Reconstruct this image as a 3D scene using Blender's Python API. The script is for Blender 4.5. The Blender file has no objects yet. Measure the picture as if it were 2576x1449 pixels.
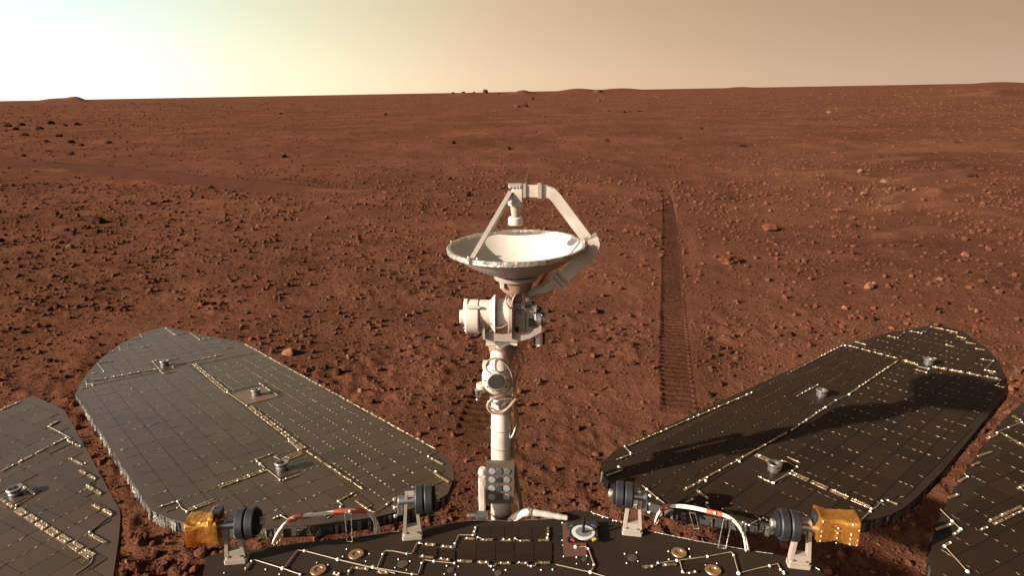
import bpy, bmesh, math, random
import numpy as np
from mathutils import Vector, Matrix, Euler

random.seed(7)
rng = np.random.default_rng(11)
scene = bpy.context.scene
col = scene.collection

# ------------------------------------------------------------------ camera
CAM_H = 1.8
PITCH = math.radians(17.86)
FPX = 1535.0                      # focal length in pixels of a 2576 px wide picture
CX, CY = 1288.0, 724.5
cam_d = bpy.data.cameras.new('camera')
cam_d.sensor_width = 36.0
cam_d.lens = 36.0 * FPX / 2576.0
cam_d.clip_start, cam_d.clip_end = 0.05, 20000.0
cam = bpy.data.objects.new('camera', cam_d)
cam.location = (0, 0, CAM_H)
cam.rotation_euler = (math.pi / 2 - PITCH, 0, 0)
col.objects.link(cam)
scene.camera = cam

# ------------------------------------------------------------------ light
SUN_AZ = math.radians(-112.5)     # clockwise from +Y: low on the left, a little behind the camera
SUN_EL = math.radians(22.0)
SUN_DIR = Vector((math.cos(SUN_EL) * math.sin(SUN_AZ), math.cos(SUN_EL) * math.cos(SUN_AZ), math.sin(SUN_EL)))
EXPOSURE = 2.0
EXF = 2.0 ** EXPOSURE

world = bpy.data.worlds.new('World')
scene.world = world
world.use_nodes = True
wn = world.node_tree
for n in list(wn.nodes):
    wn.nodes.remove(n)
w_out = wn.nodes.new('ShaderNodeOutputWorld')
w_add = wn.nodes.new('ShaderNodeAddShader')
w_bg1 = wn.nodes.new('ShaderNodeBackground')
w_bg2 = wn.nodes.new('ShaderNodeBackground')
w_sky = wn.nodes.new('ShaderNodeTexSky')
w_sky.sky_type = 'NISHITA'
w_sky.sun_disc = False
w_sky.sun_elevation = SUN_EL
w_sky.sun_rotation = SUN_AZ
w_sky.air_density = 0.0
w_sky.dust_density = 2.0
w_sky.ozone_density = 0.0
w_bg1.inputs[1].default_value = 0.05
wn.links.new(w_sky.outputs[0], w_bg1.inputs[0])
# airborne dust: glow that grows towards the sun, dimmer overhead
w_tc = wn.nodes.new('ShaderNodeTexCoord')
w_dot = wn.nodes.new('ShaderNodeVectorMath'); w_dot.operation = 'DOT_PRODUCT'
w_dot.inputs[1].default_value = SUN_DIR
wn.links.new(w_tc.outputs['Generated'], w_dot.inputs[0])
w_mr = wn.nodes.new('ShaderNodeMapRange')
w_mr.inputs[1].default_value = -1; w_mr.inputs[2].default_value = 1
wn.links.new(w_dot.outputs['Value'], w_mr.inputs[0])
w_ramp = wn.nodes.new('ShaderNodeValToRGB')
SKY = [(0.00, (0.36, 0.225, 0.125)), (0.105, (0.46, 0.280, 0.165)), (0.23, (0.60, 0.390, 0.220)),
       (0.34, (0.78, 0.545, 0.34)), (0.42, (0.88, 0.75, 0.47)), (0.495, (0.92, 0.93, 0.60)),
       (0.56, (0.93, 1.04, 0.86)), (0.655, (0.90, 1.12, 1.15)), (0.80, (1.0, 1.2, 1.28)), (1.0, (1.5, 1.6, 1.65))]
SKM = 2.0
cr = w_ramp.color_ramp
cr.interpolation = 'B_SPLINE'
while len(cr.elements) < len(SKY):
    cr.elements.new(0.5)
for e, (p, c) in zip(cr.elements, SKY):
    e.position = p
    e.color = (c[0] / SKM, c[1] / SKM, c[2] / SKM, 1)
wn.links.new(w_mr.outputs[0], w_ramp.inputs[0])
w_sep = wn.nodes.new('ShaderNodeSeparateXYZ')
wn.links.new(w_tc.outputs['Generated'], w_sep.inputs[0])
w_z = wn.nodes.new('ShaderNodeMath'); w_z.operation = 'SUBTRACT'; w_z.use_clamp = True
w_z.inputs[0].default_value = 1.0
wn.links.new(w_sep.outputs['Z'], w_z.inputs[1])
w_p = wn.nodes.new('ShaderNodeMath'); w_p.operation = 'POWER'
wn.links.new(w_z.outputs[0], w_p.inputs[0]); w_p.inputs[1].default_value = 2.0
w_el = wn.nodes.new('ShaderNodeMath'); w_el.operation = 'MULTIPLY_ADD'
wn.links.new(w_p.outputs[0], w_el.inputs[0]); w_el.inputs[1].default_value = 0.90; w_el.inputs[2].default_value = 0.10
w_mul = wn.nodes.new('ShaderNodeVectorMath'); w_mul.operation = 'SCALE'
wn.links.new(w_ramp.outputs[0], w_mul.inputs[0])
wn.links.new(w_el.outputs[0], w_mul.inputs['Scale'])
w_bg2.inputs[1].default_value = SKM / EXF
wn.links.new(w_mul.outputs[0], w_bg2.inputs[0])
wn.links.new(w_bg1.outputs[0], w_add.inputs[0])
wn.links.new(w_bg2.outputs[0], w_add.inputs[1])
wn.links.new(w_add.outputs[0], w_out.inputs[0])

sun_d = bpy.data.lights.new('sun', 'SUN')
sun_d.energy = 5.0
sun_d.angle = math.radians(0.6)
sun_d.color = (1.0, 0.92, 0.80)
sun = bpy.data.objects.new('sun', sun_d)
sun.rotation_euler = SUN_DIR.to_track_quat('Z', 'Y').to_euler()
sun.location = (-6, -2, 6)
col.objects.link(sun)

vs = scene.view_settings
vs.view_transform = 'Standard'
vs.look = 'None'
vs.exposure = EXPOSURE
vs.gamma = 1.0
vs.use_curve_mapping = False

# ------------------------------------------------------------------ measuring
CP, SP = math.cos(PITCH), math.sin(PITCH)
SLOPE = 0.017                     # the plain rises gently to the right
GROUND_Z = -0.85                  # deck and wings stand well clear of the soil


def ray(u, v):
    x = (u - CX) / FPX
    z = (CY - v) / FPX
    return Vector((x, CP + z * SP, -SP + z * CP))


def on_plane(u, v, z0, k):
    """the point of the plane z = z0 - k (y - 1.2) seen at (u, v)"""
    d = ray(u, v)
    t = (z0 + 1.2 * k - CAM_H) / (d.z + k * d.y)
    return Vector((t * d.x, t * d.y, CAM_H + t * d.z))


def on_ground(u, v):
    d = ray(u, v)
    t = (CAM_H - GROUND_Z) / (SLOPE * d.x - d.z)
    return t * d.x, t * d.y


def at_y(u, v, y):
    d = ray(u, v)
    t = y / d.y
    return Vector((t * d.x, y, CAM_H + t * d.z))


def project(p):
    y = p[1] * CP - (p[2] - CAM_H) * SP
    z = p[1] * SP + (p[2] - CAM_H) * CP
    return CX + FPX * p[0] / y, CY - FPX * z / y, y


# ------------------------------------------------------------------ materials
def new_mat(name):
    m = bpy.data.materials.new(name)
    m.use_nodes = True
    nt = m.node_tree
    b = nt.nodes['Principled BSDF']
    return m, nt, b


def nd(nt, t, **kw):
    n = nt.nodes.new(t)
    for k, v in kw.items():
        setattr(n, k, v)
    return n


def plain(name, c, rough=0.5, metal=0.0, var=0.15, vscale=8.0, bump=0.0, bscale=40.0, spec=0.5, dust=0.0, coat=0.0):
    m, nt, b = new_mat(name)
    b.inputs['Roughness'].default_value = rough
    b.inputs['Metallic'].default_value = metal
    b.inputs['Specular IOR Level'].default_value = spec
    if coat:
        b.inputs['Coat Weight'].default_value = coat
        b.inputs['Coat Roughness'].default_value = 0.08
    tc = nd(nt, 'ShaderNodeNewGeometry')
    no = nd(nt, 'ShaderNodeTexNoise')
    no.inputs['Scale'].default_value = vscale
    no.inputs['Detail'].default_value = 5
    nt.links.new(tc.outputs['Position'], no.inputs['Vector'])
    ra = nd(nt, 'ShaderNodeValToRGB')
    ra.color_ramp.elements[0].position = 0.3
    ra.color_ramp.elements[1].position = 0.7
    ra.color_ramp.elements[0].color = (*[x * (1 - var) for x in c], 1)
    ra.color_ramp.elements[1].color = (*[min(1, x * (1 + var)) for x in c], 1)
    nt.links.new(no.outputs[0], ra.inputs[0])
    src = ra.outputs[0]
    if dust:
        mx = nd(nt, 'ShaderNodeMix', data_type='RGBA')
        n2 = nd(nt, 'ShaderNodeTexNoise')
        n2.inputs['Scale'].default_value = 14
        n2.inputs['Detail'].default_value = 8
        nt.links.new(tc.outputs['Position'], n2.inputs['Vector'])
        r2 = nd(nt, 'ShaderNodeMapRange')
        r2.inputs[1].default_value = 0.42; r2.inputs[2].default_value = 0.72
        r2.inputs[3].default_value = 0.0; r2.inputs[4].default_value = dust
        nt.links.new(n2.outputs[0], r2.inputs[0])
        nt.links.new(r2.outputs[0], mx.inputs['Factor'])
        nt.links.new(src, mx.inputs['A'])
        mx.inputs['B'].default_value = (0.11, 0.045, 0.025, 1)
        src = mx.outputs['Result']
    nt.links.new(src, b.inputs['Base Color'])
    if bump:
        n3 = nd(nt, 'ShaderNodeTexNoise')
        n3.inputs['Scale'].default_value = bscale
        n3.inputs['Detail'].default_value = 6
        nt.links.new(tc.outputs['Position'], n3.inputs['Vector'])
        bp = nd(nt, 'ShaderNodeBump')
        bp.inputs['Strength'].default_value = bump
        bp.inputs['Distance'].default_value = 0.01
        nt.links.new(n3.outputs[0], bp.inputs['Height'])
        nt.links.new(bp.outputs[0], b.inputs['Normal'])
    return m


def soil_mat(name, c_dark, c_mid, c_light, attr=None, bump=True):
    m, nt, b = new_mat(name)
    b.inputs['Roughness'].default_value = 0.95
    b.inputs['Specular IOR Level'].default_value = 0.0
    g = nd(nt, 'ShaderNodeNewGeometry')
    facs = []
    for sc, de, w in ((0.16, 7, 0.75), (1.3, 8, 0.5), (9.0, 6, 0.3), (45.0, 4, 0.4)):
        no = nd(nt, 'ShaderNodeTexNoise')
        no.inputs['Scale'].default_value = sc
        no.inputs['Detail'].default_value = de
        no.inputs['Roughness'].default_value = 0.6
        nt.links.new(g.outputs['Position'], no.inputs['Vector'])
        mu = nd(nt, 'ShaderNodeMath', operation='MULTIPLY_ADD')
        mu.inputs[1].default_value = w
        mu.inputs[2].default_value = -0.5 * w
        nt.links.new(no.outputs[0], mu.inputs[0])
        facs.append(mu.outputs[0])
    s = facs[0]
    for f in facs[1:]:
        ad = nd(nt, 'ShaderNodeMath', operation='ADD')
        nt.links.new(s, ad.inputs[0]); nt.links.new(f, ad.inputs[1])
        s = ad.outputs[0]
    ad = nd(nt, 'ShaderNodeMath', operation='ADD')
    nt.links.new(s, ad.inputs[0]); ad.inputs[1].default_value = 0.5
    s = ad.outputs[0]
    ra = nd(nt, 'ShaderNodeValToRGB')
    e = ra.color_ramp.elements
    e[0].position = 0.25; e[0].color = (*c_dark, 1)
    e[1].position = 0.5; e[1].color = (*c_mid, 1)
    x = e.new(0.78); x.color = (*c_light, 1)
    nt.links.new(s, ra.inputs[0])
    src = ra.outputs[0]
    if attr:
        for an, cc, w in attr:
            at = nd(nt, 'ShaderNodeAttribute', attribute_name=an)
            mw = nd(nt, 'ShaderNodeMath', operation='MULTIPLY')
            nt.links.new(at.outputs['Fac'], mw.inputs[0]); mw.inputs[1].default_value = w
            mx = nd(nt, 'ShaderNodeMix', data_type='RGBA')
            nt.links.new(mw.outputs[0], mx.inputs['Factor'])
            nt.links.new(src, mx.inputs['A'])
            mx.inputs['B'].default_value = (*cc, 1)
            src = mx.outputs['Result']
    nt.links.new(src, b.inputs['Base Color'])
    if bump:
        h = None
        for sc, de, w in ((16.0, 4, 1.0), (70.0, 6, 0.55)):
            no = nd(nt, 'ShaderNodeTexNoise')
            no.inputs['Scale'].default_value = sc
            no.inputs['Detail'].default_value = de
            no.inputs['Roughness'].default_value = 0.65
            nt.links.new(g.outputs['Position'], no.inputs['Vector'])
            mu = nd(nt, 'ShaderNodeMath', operation='MULTIPLY')
            mu.inputs[1].default_value = w
            nt.links.new(no.outputs[0], mu.inputs[0])
            if h is None:
                h = mu.outputs[0]
            else:
                a2 = nd(nt, 'ShaderNodeMath', operation='ADD')
                nt.links.new(h, a2.inputs[0]); nt.links.new(mu.outputs[0], a2.inputs[1])
                h = a2.outputs[0]
        bp = nd(nt, 'ShaderNodeBump')
        bp.inputs['Strength'].default_value = 1.0
        bp.inputs['Distance'].default_value = 0.034
        nt.links.new(h, bp.inputs['Height'])
        nt.links.new(bp.outputs[0], b.inputs['Normal'])
    return m


M = {}
M['soil'] = soil_mat('soil', (0.0400, 0.0157, 0.0085), (0.0650, 0.0255, 0.0138), (0.1040, 0.0408, 0.0220),
                     attr=(('sand', (0.086, 0.0345, 0.0190), 0.7), ('dark_sand', (0.042, 0.0170, 0.0098), 0.95)))
M['track'] = soil_mat('track_soil', (0.0230, 0.0090, 0.0049), (0.0340, 0.0133, 0.0072), (0.0480, 0.0188, 0.0102))
M['gravel'] = soil_mat('gravel', (0.0480, 0.0188, 0.0102), (0.0670, 0.0263, 0.0142), (0.0920, 0.0361, 0.0195),
                       attr=(('tone', (0.094, 0.039, 0.0215), 1.0), ('dark_tone', (0.034, 0.0130, 0.0073), 1.0)))  # a few stones paler and a few darker, at random
STONE = {'dark brown': (0.025, 0.0098, 0.0056), 'rust red': (0.058, 0.0210, 0.0108), 'pale orange': (0.090, 0.0385, 0.0215),
         'grey brown': (0.043, 0.0195, 0.0118)}
for k_, c_ in STONE.items():
    M[k_] = plain('stone_' + k_.replace(' ', '_'), c_, rough=0.95, var=0.35, vscale=9, bump=0.8, bscale=30, spec=0.0)
M['grey shell'] = plain('stone_grey', (0.030, 0.016, 0.011), spec=0.0, rough=0.9, var=0.2, vscale=2)  # colour of the lander's backshell, not of a stone
M['white'] = plain('white_paint', (0.33, 0.275, 0.225), rough=0.40, var=0.10, vscale=26, dust=0.45)
M['dish_back'] = plain('dish_back_shade', (0.20, 0.155, 0.118), rough=0.5, var=0.06, vscale=12, dust=0.1)  # darker copy of the dish white: the underside's shade put into the colour
M['dish_white'] = plain('dish_white_paint', (0.34, 0.285, 0.235), rough=0.38, var=0.03, vscale=12, dust=0.05)
M['silver'] = plain('silver_tape', (0.34, 0.295, 0.245), rough=0.42, metal=0.85, var=0.5, vscale=90, bump=0.35, bscale=120)
M['steel'] = plain('dull_steel', (0.27, 0.25, 0.23), rough=0.34, metal=0.9, var=0.15, vscale=60, dust=0.2)
M['alu'] = plain('painted_aluminium', (0.20, 0.16, 0.128), rough=0.5, metal=0.15, var=0.08, vscale=30, dust=0.2)
M['brown'] = plain('brown_sleeve', (0.15, 0.082, 0.05), rough=0.5, var=0.3, vscale=60)
M['black'] = plain('black_coating', (0.0095, 0.0095, 0.0105), rough=0.40, var=0.15, vscale=30, dust=0.05, spec=0.4)
M['jet'] = plain('jet_black', (0.005, 0.0045, 0.004), rough=0.7, var=0.1, spec=0.12)
M['gold'] = plain('gold_foil', (0.55, 0.24, 0.045), rough=0.22, metal=0.85, var=0.18, vscale=40, bump=0.8, bscale=22)
M['copper'] = plain('copper_tab', (0.27, 0.178, 0.098), rough=0.42, metal=0.8, var=0.7, vscale=150, bump=0.5, bscale=160)
M['tick'] = plain('tick_metal', (0.105, 0.078, 0.050), rough=0.36, metal=0.5, var=0.5, vscale=90, bump=0.6, bscale=120)
M['bright_tick'] = plain('bright_tick_metal', (0.30, 0.215, 0.125), rough=0.40, metal=0.5, var=0.6, vscale=60, bump=0.6, bscale=120)  # brighter copy of tick_metal; the left wings' glints put into the colour
M['bead'] = plain('white_bead', (0.46, 0.43, 0.37), rough=0.35, var=0.05)
M['wire'] = plain('tan_wire', (0.145, 0.10, 0.06), rough=0.4, var=0.2, vscale=50)
M['bundle'] = plain('white_wire', (0.40, 0.345, 0.265), rough=0.4, var=0.15, vscale=80)
M['red'] = plain('red_tape', (0.26, 0.045, 0.018), rough=0.55, var=0.2, vscale=60)
M['board'] = plain('panel_board', (0.0150, 0.0094, 0.0062), rough=0.5, var=0.12, vscale=6, dust=0.03, spec=0.06)
M['lit_board'] = plain('lit_panel_board', (0.0265, 0.0148, 0.0085), rough=0.5, var=0.12, vscale=6, dust=0.03, spec=0.36)  # lighter copy of panel_board; light scattered off the left wings put into colour
M['lit_board'].node_tree.nodes['Principled BSDF'].inputs['Specular Tint'].default_value = (1.0, 0.84, 0.66, 1)
M['patch'] = plain('bare_patch', (0.062, 0.0320, 0.0175), rough=0.6, var=0.1, vscale=20)
M['side'] = plain('board_side', (0.012, 0.0085, 0.006), rough=0.7, var=0.3, vscale=60)
M['foil'] = plain('edge_foil', (0.085, 0.068, 0.05), rough=0.38, metal=0.6, var=0.5, vscale=70, bump=0.5, bscale=150)
M['amber'] = plain('amber_ring', (0.10, 0.05, 0.016), rough=0.35, var=0.15, coat=0.4)
M['dull_disc'] = plain('dull_disc', (0.036, 0.027, 0.019), rough=0.7, var=0.1, spec=0.1)
M['rust_plate'] = plain('rust_plate', (0.055, 0.020, 0.0125), rough=0.6, var=0.15, vscale=40)
M['gun'] = plain('dark_plate', (0.014, 0.0105, 0.008), rough=0.7, spec=0.2, var=0.1)


def cell_mat(name, c0, c1, spec):
    m, nt, b = new_mat(name)
    b.inputs['Roughness'].default_value = 0.30
    b.inputs['Specular IOR Level'].default_value = spec
    b.inputs['Specular Tint'].default_value = (1.0, 0.84, 0.66, 1)
    oi = nd(nt, 'ShaderNodeObjectInfo')
    g = nd(nt, 'ShaderNodeNewGeometry')
    no = nd(nt, 'ShaderNodeTexNoise')
    no.inputs['Scale'].default_value = 5.0
    no.inputs['Detail'].default_value = 7
    nt.links.new(g.outputs['Position'], no.inputs['Vector'])
    ad = nd(nt, 'ShaderNodeMath', operation='MULTIPLY_ADD')
    nt.links.new(oi.outputs['Random'], ad.inputs[0]); ad.inputs[1].default_value = 0.42
    nt.links.new(no.outputs[0], ad.inputs[2])
    ra = nd(nt, 'ShaderNodeValToRGB')
    ra.color_ramp.elements[0].position = 0.35; ra.color_ramp.elements[0].color = (*c0, 1)
    ra.color_ramp.elements[1].position = 1.0; ra.color_ramp.elements[1].color = (*c1, 1)
    nt.links.new(ad.outputs[0], ra.inputs[0])
    nt.links.new(ra.outputs[0], b.inputs['Base Color'])
    n2 = nd(nt, 'ShaderNodeTexNoise')
    n2.inputs['Scale'].default_value = 30.0
    nt.links.new(g.outputs['Position'], n2.inputs['Vector'])
    mr = nd(nt, 'ShaderNodeMapRange')
    mr.inputs[3].default_value = 0.36; mr.inputs[4].default_value = 0.52
    nt.links.new(n2.outputs[0], mr.inputs[0])
    nt.links.new(mr.outputs[0], b.inputs['Roughness'])
    return m


M['cell'] = cell_mat('solar_cell', (0.0115, 0.0068, 0.0045), (0.0170, 0.0098, 0.0062), 0.03)
M['lit_cell'] = cell_mat('lit_solar_cell', (0.0175, 0.0092, 0.0050), (0.0300, 0.0158, 0.0088), 0.36)  # lighter copy of solar_cell: forward-scattered light on the left wings put into the colour


# ------------------------------------------------------------------ mesh helpers
class MB:
    def __init__(self):
        self.v, self.f, self.s = [], [], []

    def add(self, verts, faces, smooth=False):
        o = len(self.v)
        self.v += [tuple(p) for p in verts]
        self.f += [tuple(i + o for i in f) for f in faces]
        self.s += [smooth] * len(faces)
        return self

    def box(self, c, ax, ay, az, bevel=0.0):
        """box with centre c and half-axis vectors; bevel (metres) cuts the edges round the local z axis"""
        c, ax, ay, az = Vector(c), Vector(ax), Vector(ay), Vector(az)
        if bevel <= 0:
            P = [(-1, -1), (1, -1), (1, 1), (-1, 1)]
        else:
            bx, by = 1 - bevel / ax.length, 1 - bevel / ay.length
            P = [(-bx, -1), (bx, -1), (1, -by), (1, by), (bx, 1), (-bx, 1), (-1, by), (-1, -by)]
        n = len(P)
        vs = [c + ax * x + ay * y - az for x, y in P] + [c + ax * x + ay * y + az for x, y in P]
        fs = [tuple(range(n - 1, -1, -1)), tuple(range(n, 2 * n))]
        fs += [(i, (i + 1) % n, n + (i + 1) % n, n + i) for i in range(n)]
        return self.add(vs, fs)

    def prism(self, pts, off):
        pts = [Vector(p) for p in pts]
        off = Vector(off)
        n = len(pts)
        vs = pts + [p + off for p in pts]
        fs = [tuple(range(n)), tuple(range(2 * n - 1, n - 1, -1))]
        fs += [(i, n + i, n + (i + 1) % n, (i + 1) % n) for i in range(n)]
        return self.add(vs, fs)

    def tube(self, path, r, seg=8, rect=None, up=None, cap=True, smooth=True):
        path = [Vector(p) for p in path]
        n = len(path)
        rs = r if isinstance(r, (list, tuple)) else [r] * n
        vs, fs = [], []
        prev = None
        for i, p in enumerate(path):
            if i == 0:
                t = path[1] - p
            elif i == n - 1:
                t = p - path[i - 1]
            else:
                t = (path[i + 1] - p).normalized() + (p - path[i - 1]).normalized()
            t.normalize()
            if rect and up is not None:
                s = Vector(up)
                a = s - t * s.dot(t); a.normalize()
                b = t.cross(a)
                k = 1.0
                if 0 < i < n - 1:
                    d1 = (p - path[i - 1]).normalized()
                    k = 1.0 / max(0.55, t.dot(d1))
                w, h = rect
                ring = [p + a * (w * x) + b * (h * y * k) for x, y in ((-1, -1), (1, -1), (1, 1), (-1, 1))]
            else:
                if prev is None:
                    a = t.orthogonal().normalized()
                else:
                    a = prev - t * prev.dot(t)
                    a.normalize()
                prev = a
                b = t.cross(a)
                ring = [p + (a * math.cos(2 * math.pi * j / seg) + b * math.sin(2 * math.pi * j / seg)) * rs[i] for j in range(seg)]
            vs += ring
        m = 4 if (rect and up is not None) else seg
        for i in range(n - 1):
            for j in range(m):
                fs.append((i * m + j, i * m + (j + 1) % m, (i + 1) * m + (j + 1) % m, (i + 1) * m + j))
        self.add(vs, fs, smooth and m != 4)
        if cap:
            self.add(vs[:m], [tuple(range(m - 1, -1, -1))])
            self.add(vs[-m:], [tuple(range(m))])
        return self

    def lathe(self, o, axis, prof, seg=24, smooth=True, ref=None):
        """profile of (radius, height) pairs turned about the axis through o"""
        o, t = Vector(o), Vector(axis).normalized()
        a = (Vector(ref) if ref else t.orthogonal())
        a = (a - t * a.dot(t)).normalized()
        b = t.cross(a)
        def ring(r, h):
            return [o + t * h + (a * math.cos(2 * math.pi * j / seg) + b * math.sin(2 * math.pi * j / seg)) * max(r, 1e-5) for j in range(seg)]
        run = [prof[0], prof[1]]
        runs = []
        for i in range(2, len(prof)):
            d0 = Vector((prof[i - 1][0] - prof[i - 2][0], prof[i - 1][1] - prof[i - 2][1]))
            d1 = Vector((prof[i][0] - prof[i - 1][0], prof[i][1] - prof[i - 1][1]))
            if d0.length > 0 and d1.length > 0 and d0.angle(d1) > 0.6:
                runs.append(run)
                run = [prof[i - 1]]
            run.append(prof[i])
        runs.append(run)
        for run in runs:
            vs, fs = [], []
            for r, h in run:
                vs += ring(r, h)
            for i in range(len(run) - 1):
                for j in range(seg):
                    fs.append((i * seg + j, i * seg + (j + 1) % seg, (i + 1) * seg + (j + 1) % seg, (i + 1) * seg + j))
            self.add(vs, fs, smooth)
        return self

    def cyl(self, p0, p1, r, seg=20, r1=None, lip=0.0):
        p0, p1 = Vector(p0), Vector(p1)
        L = (p1 - p0).length
        r1 = r if r1 is None else r1
        c = min(0.0025, 0.12 * L, 0.2 * min(r, r1))
        prof = [(0, 0), (r - c, 0), (r, c), (r1, L - c), (r1 - c, L), (0, L)]
        t = (p1 - p0)
        o, ax = p0, t.normalized()
        a = ax.orthogonal().normalized(); b = ax.cross(a)
        rings = []
        for rr, h in prof:
            rings.append([o + ax * h + (a * math.cos(2 * math.pi * j / seg) + b * math.sin(2 * math.pi * j / seg)) * max(rr, 1e-5) for j in range(seg)])
        for i in range(len(prof) - 1):
            vs = rings[i] + rings[i + 1]
            fs = [(j, (j + 1) % seg, seg + (j + 1) % seg, seg + j) for j in range(seg)]
            self.add(vs, fs, i == 2)
        return self

    def ball(self, c, r, seg=10, rings=6, sq=(1, 1, 1)):
        c = Vector(c)
        vs, fs = [], []
        for i in range(rings + 1):
            th = math.pi * i / rings
            for j in range(seg):
                ph = 2 * math.pi * j / seg
                vs.append(c + Vector((math.sin(th) * math.cos(ph) * sq[0], math.sin(th) * math.sin(ph) * sq[1], math.cos(th) * sq[2])) * r)
        for i in range(rings):
            for j in range(seg):
                fs.append((i * seg + j, (i + 1) * seg + j, (i + 1) * seg + (j + 1) % seg, i * seg + (j + 1) % seg))
        return self.add(vs, fs, True)


def link(o, parent):
    col.objects.link(o)
    if parent is not None:
        o.parent = parent
    return o


def build(name, mb, mat, parent=None, kind=None, label=None):
    """all meshes are given in world coordinates; the object sits at its parent's base"""
    base = WORLD_OF.get(parent.name, Vector((0, 0, 0))) if parent is not None else Vector((0, 0, 0))
    me = bpy.data.meshes.new(name)
    me.from_pydata([tuple(Vector(p) - base) for p in mb.v], [], mb.f)
    me.polygons.foreach_set('use_smooth', mb.s)
    mats = mat if isinstance(mat, (list, tuple)) else [mat]
    for m in mats:
        me.materials.append(m)
    me.update()
    o = link(bpy.data.objects.new(name, me), parent)
    WORLD_OF[o.name] = base.copy()
    if kind:
        o['kind'] = kind
    if label:
        o['label'] = label
    return o


def empty(name, loc, parent=None):
    e = bpy.data.objects.new(name, None)
    e.empty_display_size = 0.1
    base = WORLD_OF.get(parent.name, Vector((0, 0, 0))) if parent is not None else Vector((0, 0, 0))
    e.location = Vector(loc) - base
    link(e, parent)
    WORLD_OF[e.name] = Vector(loc)
    return e


WORLD_OF = {}


# ------------------------------------------------------------------ noise
def _hash(ix, iy, seed):
    h = (ix.astype(np.int64) * 374761393 + iy.astype(np.int64) * 668265263 + seed * 982451653) & 0xFFFFFFFF
    h = ((h ^ (h >> 13)) * 1274126177) & 0xFFFFFFFF
    h = (h ^ (h >> 16)) & 0xFFFFFFFF
    return h


def gnoise(x, y, seed=0):
    xi, yi = np.floor(x), np.floor(y)
    fx, fy = x - xi, y - yi
    ix, iy = xi.astype(np.int64), yi.astype(np.int64)
    ux = fx * fx * fx * (fx * (fx * 6 - 15) + 10)
    uy = fy * fy * fy * (fy * (fy * 6 - 15) + 10)

    def g(dx, dy):
        a = _hash(ix + dx, iy + dy, seed) * (2 * np.pi / 4294967296.0)
        return np.cos(a) * (fx - dx) + np.sin(a) * (fy - dy)
    n00, n10, n01, n11 = g(0, 0), g(1, 0), g(0, 1), g(1, 1)
    return ((n00 * (1 - ux) + n10 * ux) * (1 - uy) + (n01 * (1 - ux) + n11 * ux) * uy) * 1.5


def sstep(a, b, x):
    t = np.clip((x - a) / (b - a), 0, 1)
    return t * t * (3 - 2 * t)


# ------------------------------------------------------------------ terrain
def poly_dist(x, y, pts):
    """distance to a polyline, signed (left of travel positive), and position along it 0..1"""
    best = np.full(x.shape, 1e9)
    sgn = np.zeros(x.shape)
    par = np.zeros(x.shape)
    L = [0.0]
    for a, b in zip(pts[:-1], pts[1:]):
        L.append(L[-1] + math.hypot(b[0] - a[0], b[1] - a[1]))
    for i, (a, b) in enumerate(zip(pts[:-1], pts[1:])):
        dx, dy = b[0] - a[0], b[1] - a[1]
        l2 = dx * dx + dy * dy
        t = np.clip(((x - a[0]) * dx + (y - a[1]) * dy) / l2, 0, 1)
        ex, ey = x - (a[0] + t * dx), y - (a[1] + t * dy)
        d = np.hypot(ex, ey)
        m = d < best
        best = np.where(m, d, best)
        sgn = np.where(m, np.sign(dx * ey - dy * ex), sgn)
        par = np.where(m, (L[i] + t * math.sqrt(l2)) / L[-1], par)
    return best, sgn, par


# wind ripples and sand drifts: polyline in the picture, height, width towards the camera, width away, dark
DUNES_PX = [
    ([(-60, 404), (150, 414), (300, 426), (450, 443), (600, 461), (750, 472), (940, 482)], 0.12, 1.15, 0.4, 1.0),
    ([(330, 442), (390, 440), (440, 440)], 0.04, 0.5, 0.3, 0.0),
    ([(90, 423), (150, 425), (200, 428)], 0.03, 0.4, 0.3, 0.0),
    ([(770, 478), (850, 482), (930, 487)], 0.04, 0.4, 0.3, 0.0),
    ([(2070, 396), (2200, 384), (2330, 379), (2460, 371), (2590, 357)], 0.20, 0.5, 1.0, 0.0),
    ([(2150, 408), (2230, 402), (2330, 398)], 0.10, 0.30, 0.5, 0.0),
    ([(2240, 466), (2330, 452), (2420, 440), (2470, 430)], 0.17, 0.36, 0.65, 0.0),
    ([(2225, 505), (2290, 490), (2340, 486), (2380, 490)], 0.11, 0.28, 0.4, 0.0),
    ([(2340, 492), (2400, 480), (2450, 470)], 0.12, 0.24, 0.4, 0.0),
    ([(2230, 529), (2290, 521), (2370, 515), (2420, 510)], 0.13, 0.22, 0.42, 0.0),
    ([(2210, 603), (2270, 592), (2330, 582), (2390, 573)], 0.09, 0.2, 0.34, 0.0),
    ([(2480, 246), (2530, 238), (2620, 232)], 1.3, 4.0, 12.0, 0.0),
    ([(1955, 440), (2060, 434), (2140, 430)], 0.07, 0.25, 0.4, 0.0),
]
DUNES = [([on_ground(*p) for p in px], h, w1, w2, dk) for px, h, w1, w2, dk in DUNES_PX]

# wheel tracks
TRACK_PX = [
    [(1172, 1118), (1186, 1080), (1212, 1020), (1300, 858), (1390, 695), (1445, 590), (1478, 520), (1492, 470), (1478, 432), (1440, 400)],
    [(1712, 1060), (1708, 1020), (1700, 940), (1696, 850), (1692, 740), (1689, 640), (1686, 550), (1678, 480), (1655, 436), (1610, 405), (1560, 385)],
]


def smooth_path(pts, n=4):
    P = np.array(pts, float)
    for _ in range(n):
        Q = [P[0]]
        for a, b in zip(P[:-1], P[1:]):
            Q += [a * 0.75 + b * 0.25, a * 0.25 + b * 0.75]
        Q.append(P[-1])
        P = np.array(Q)
    return P


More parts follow.
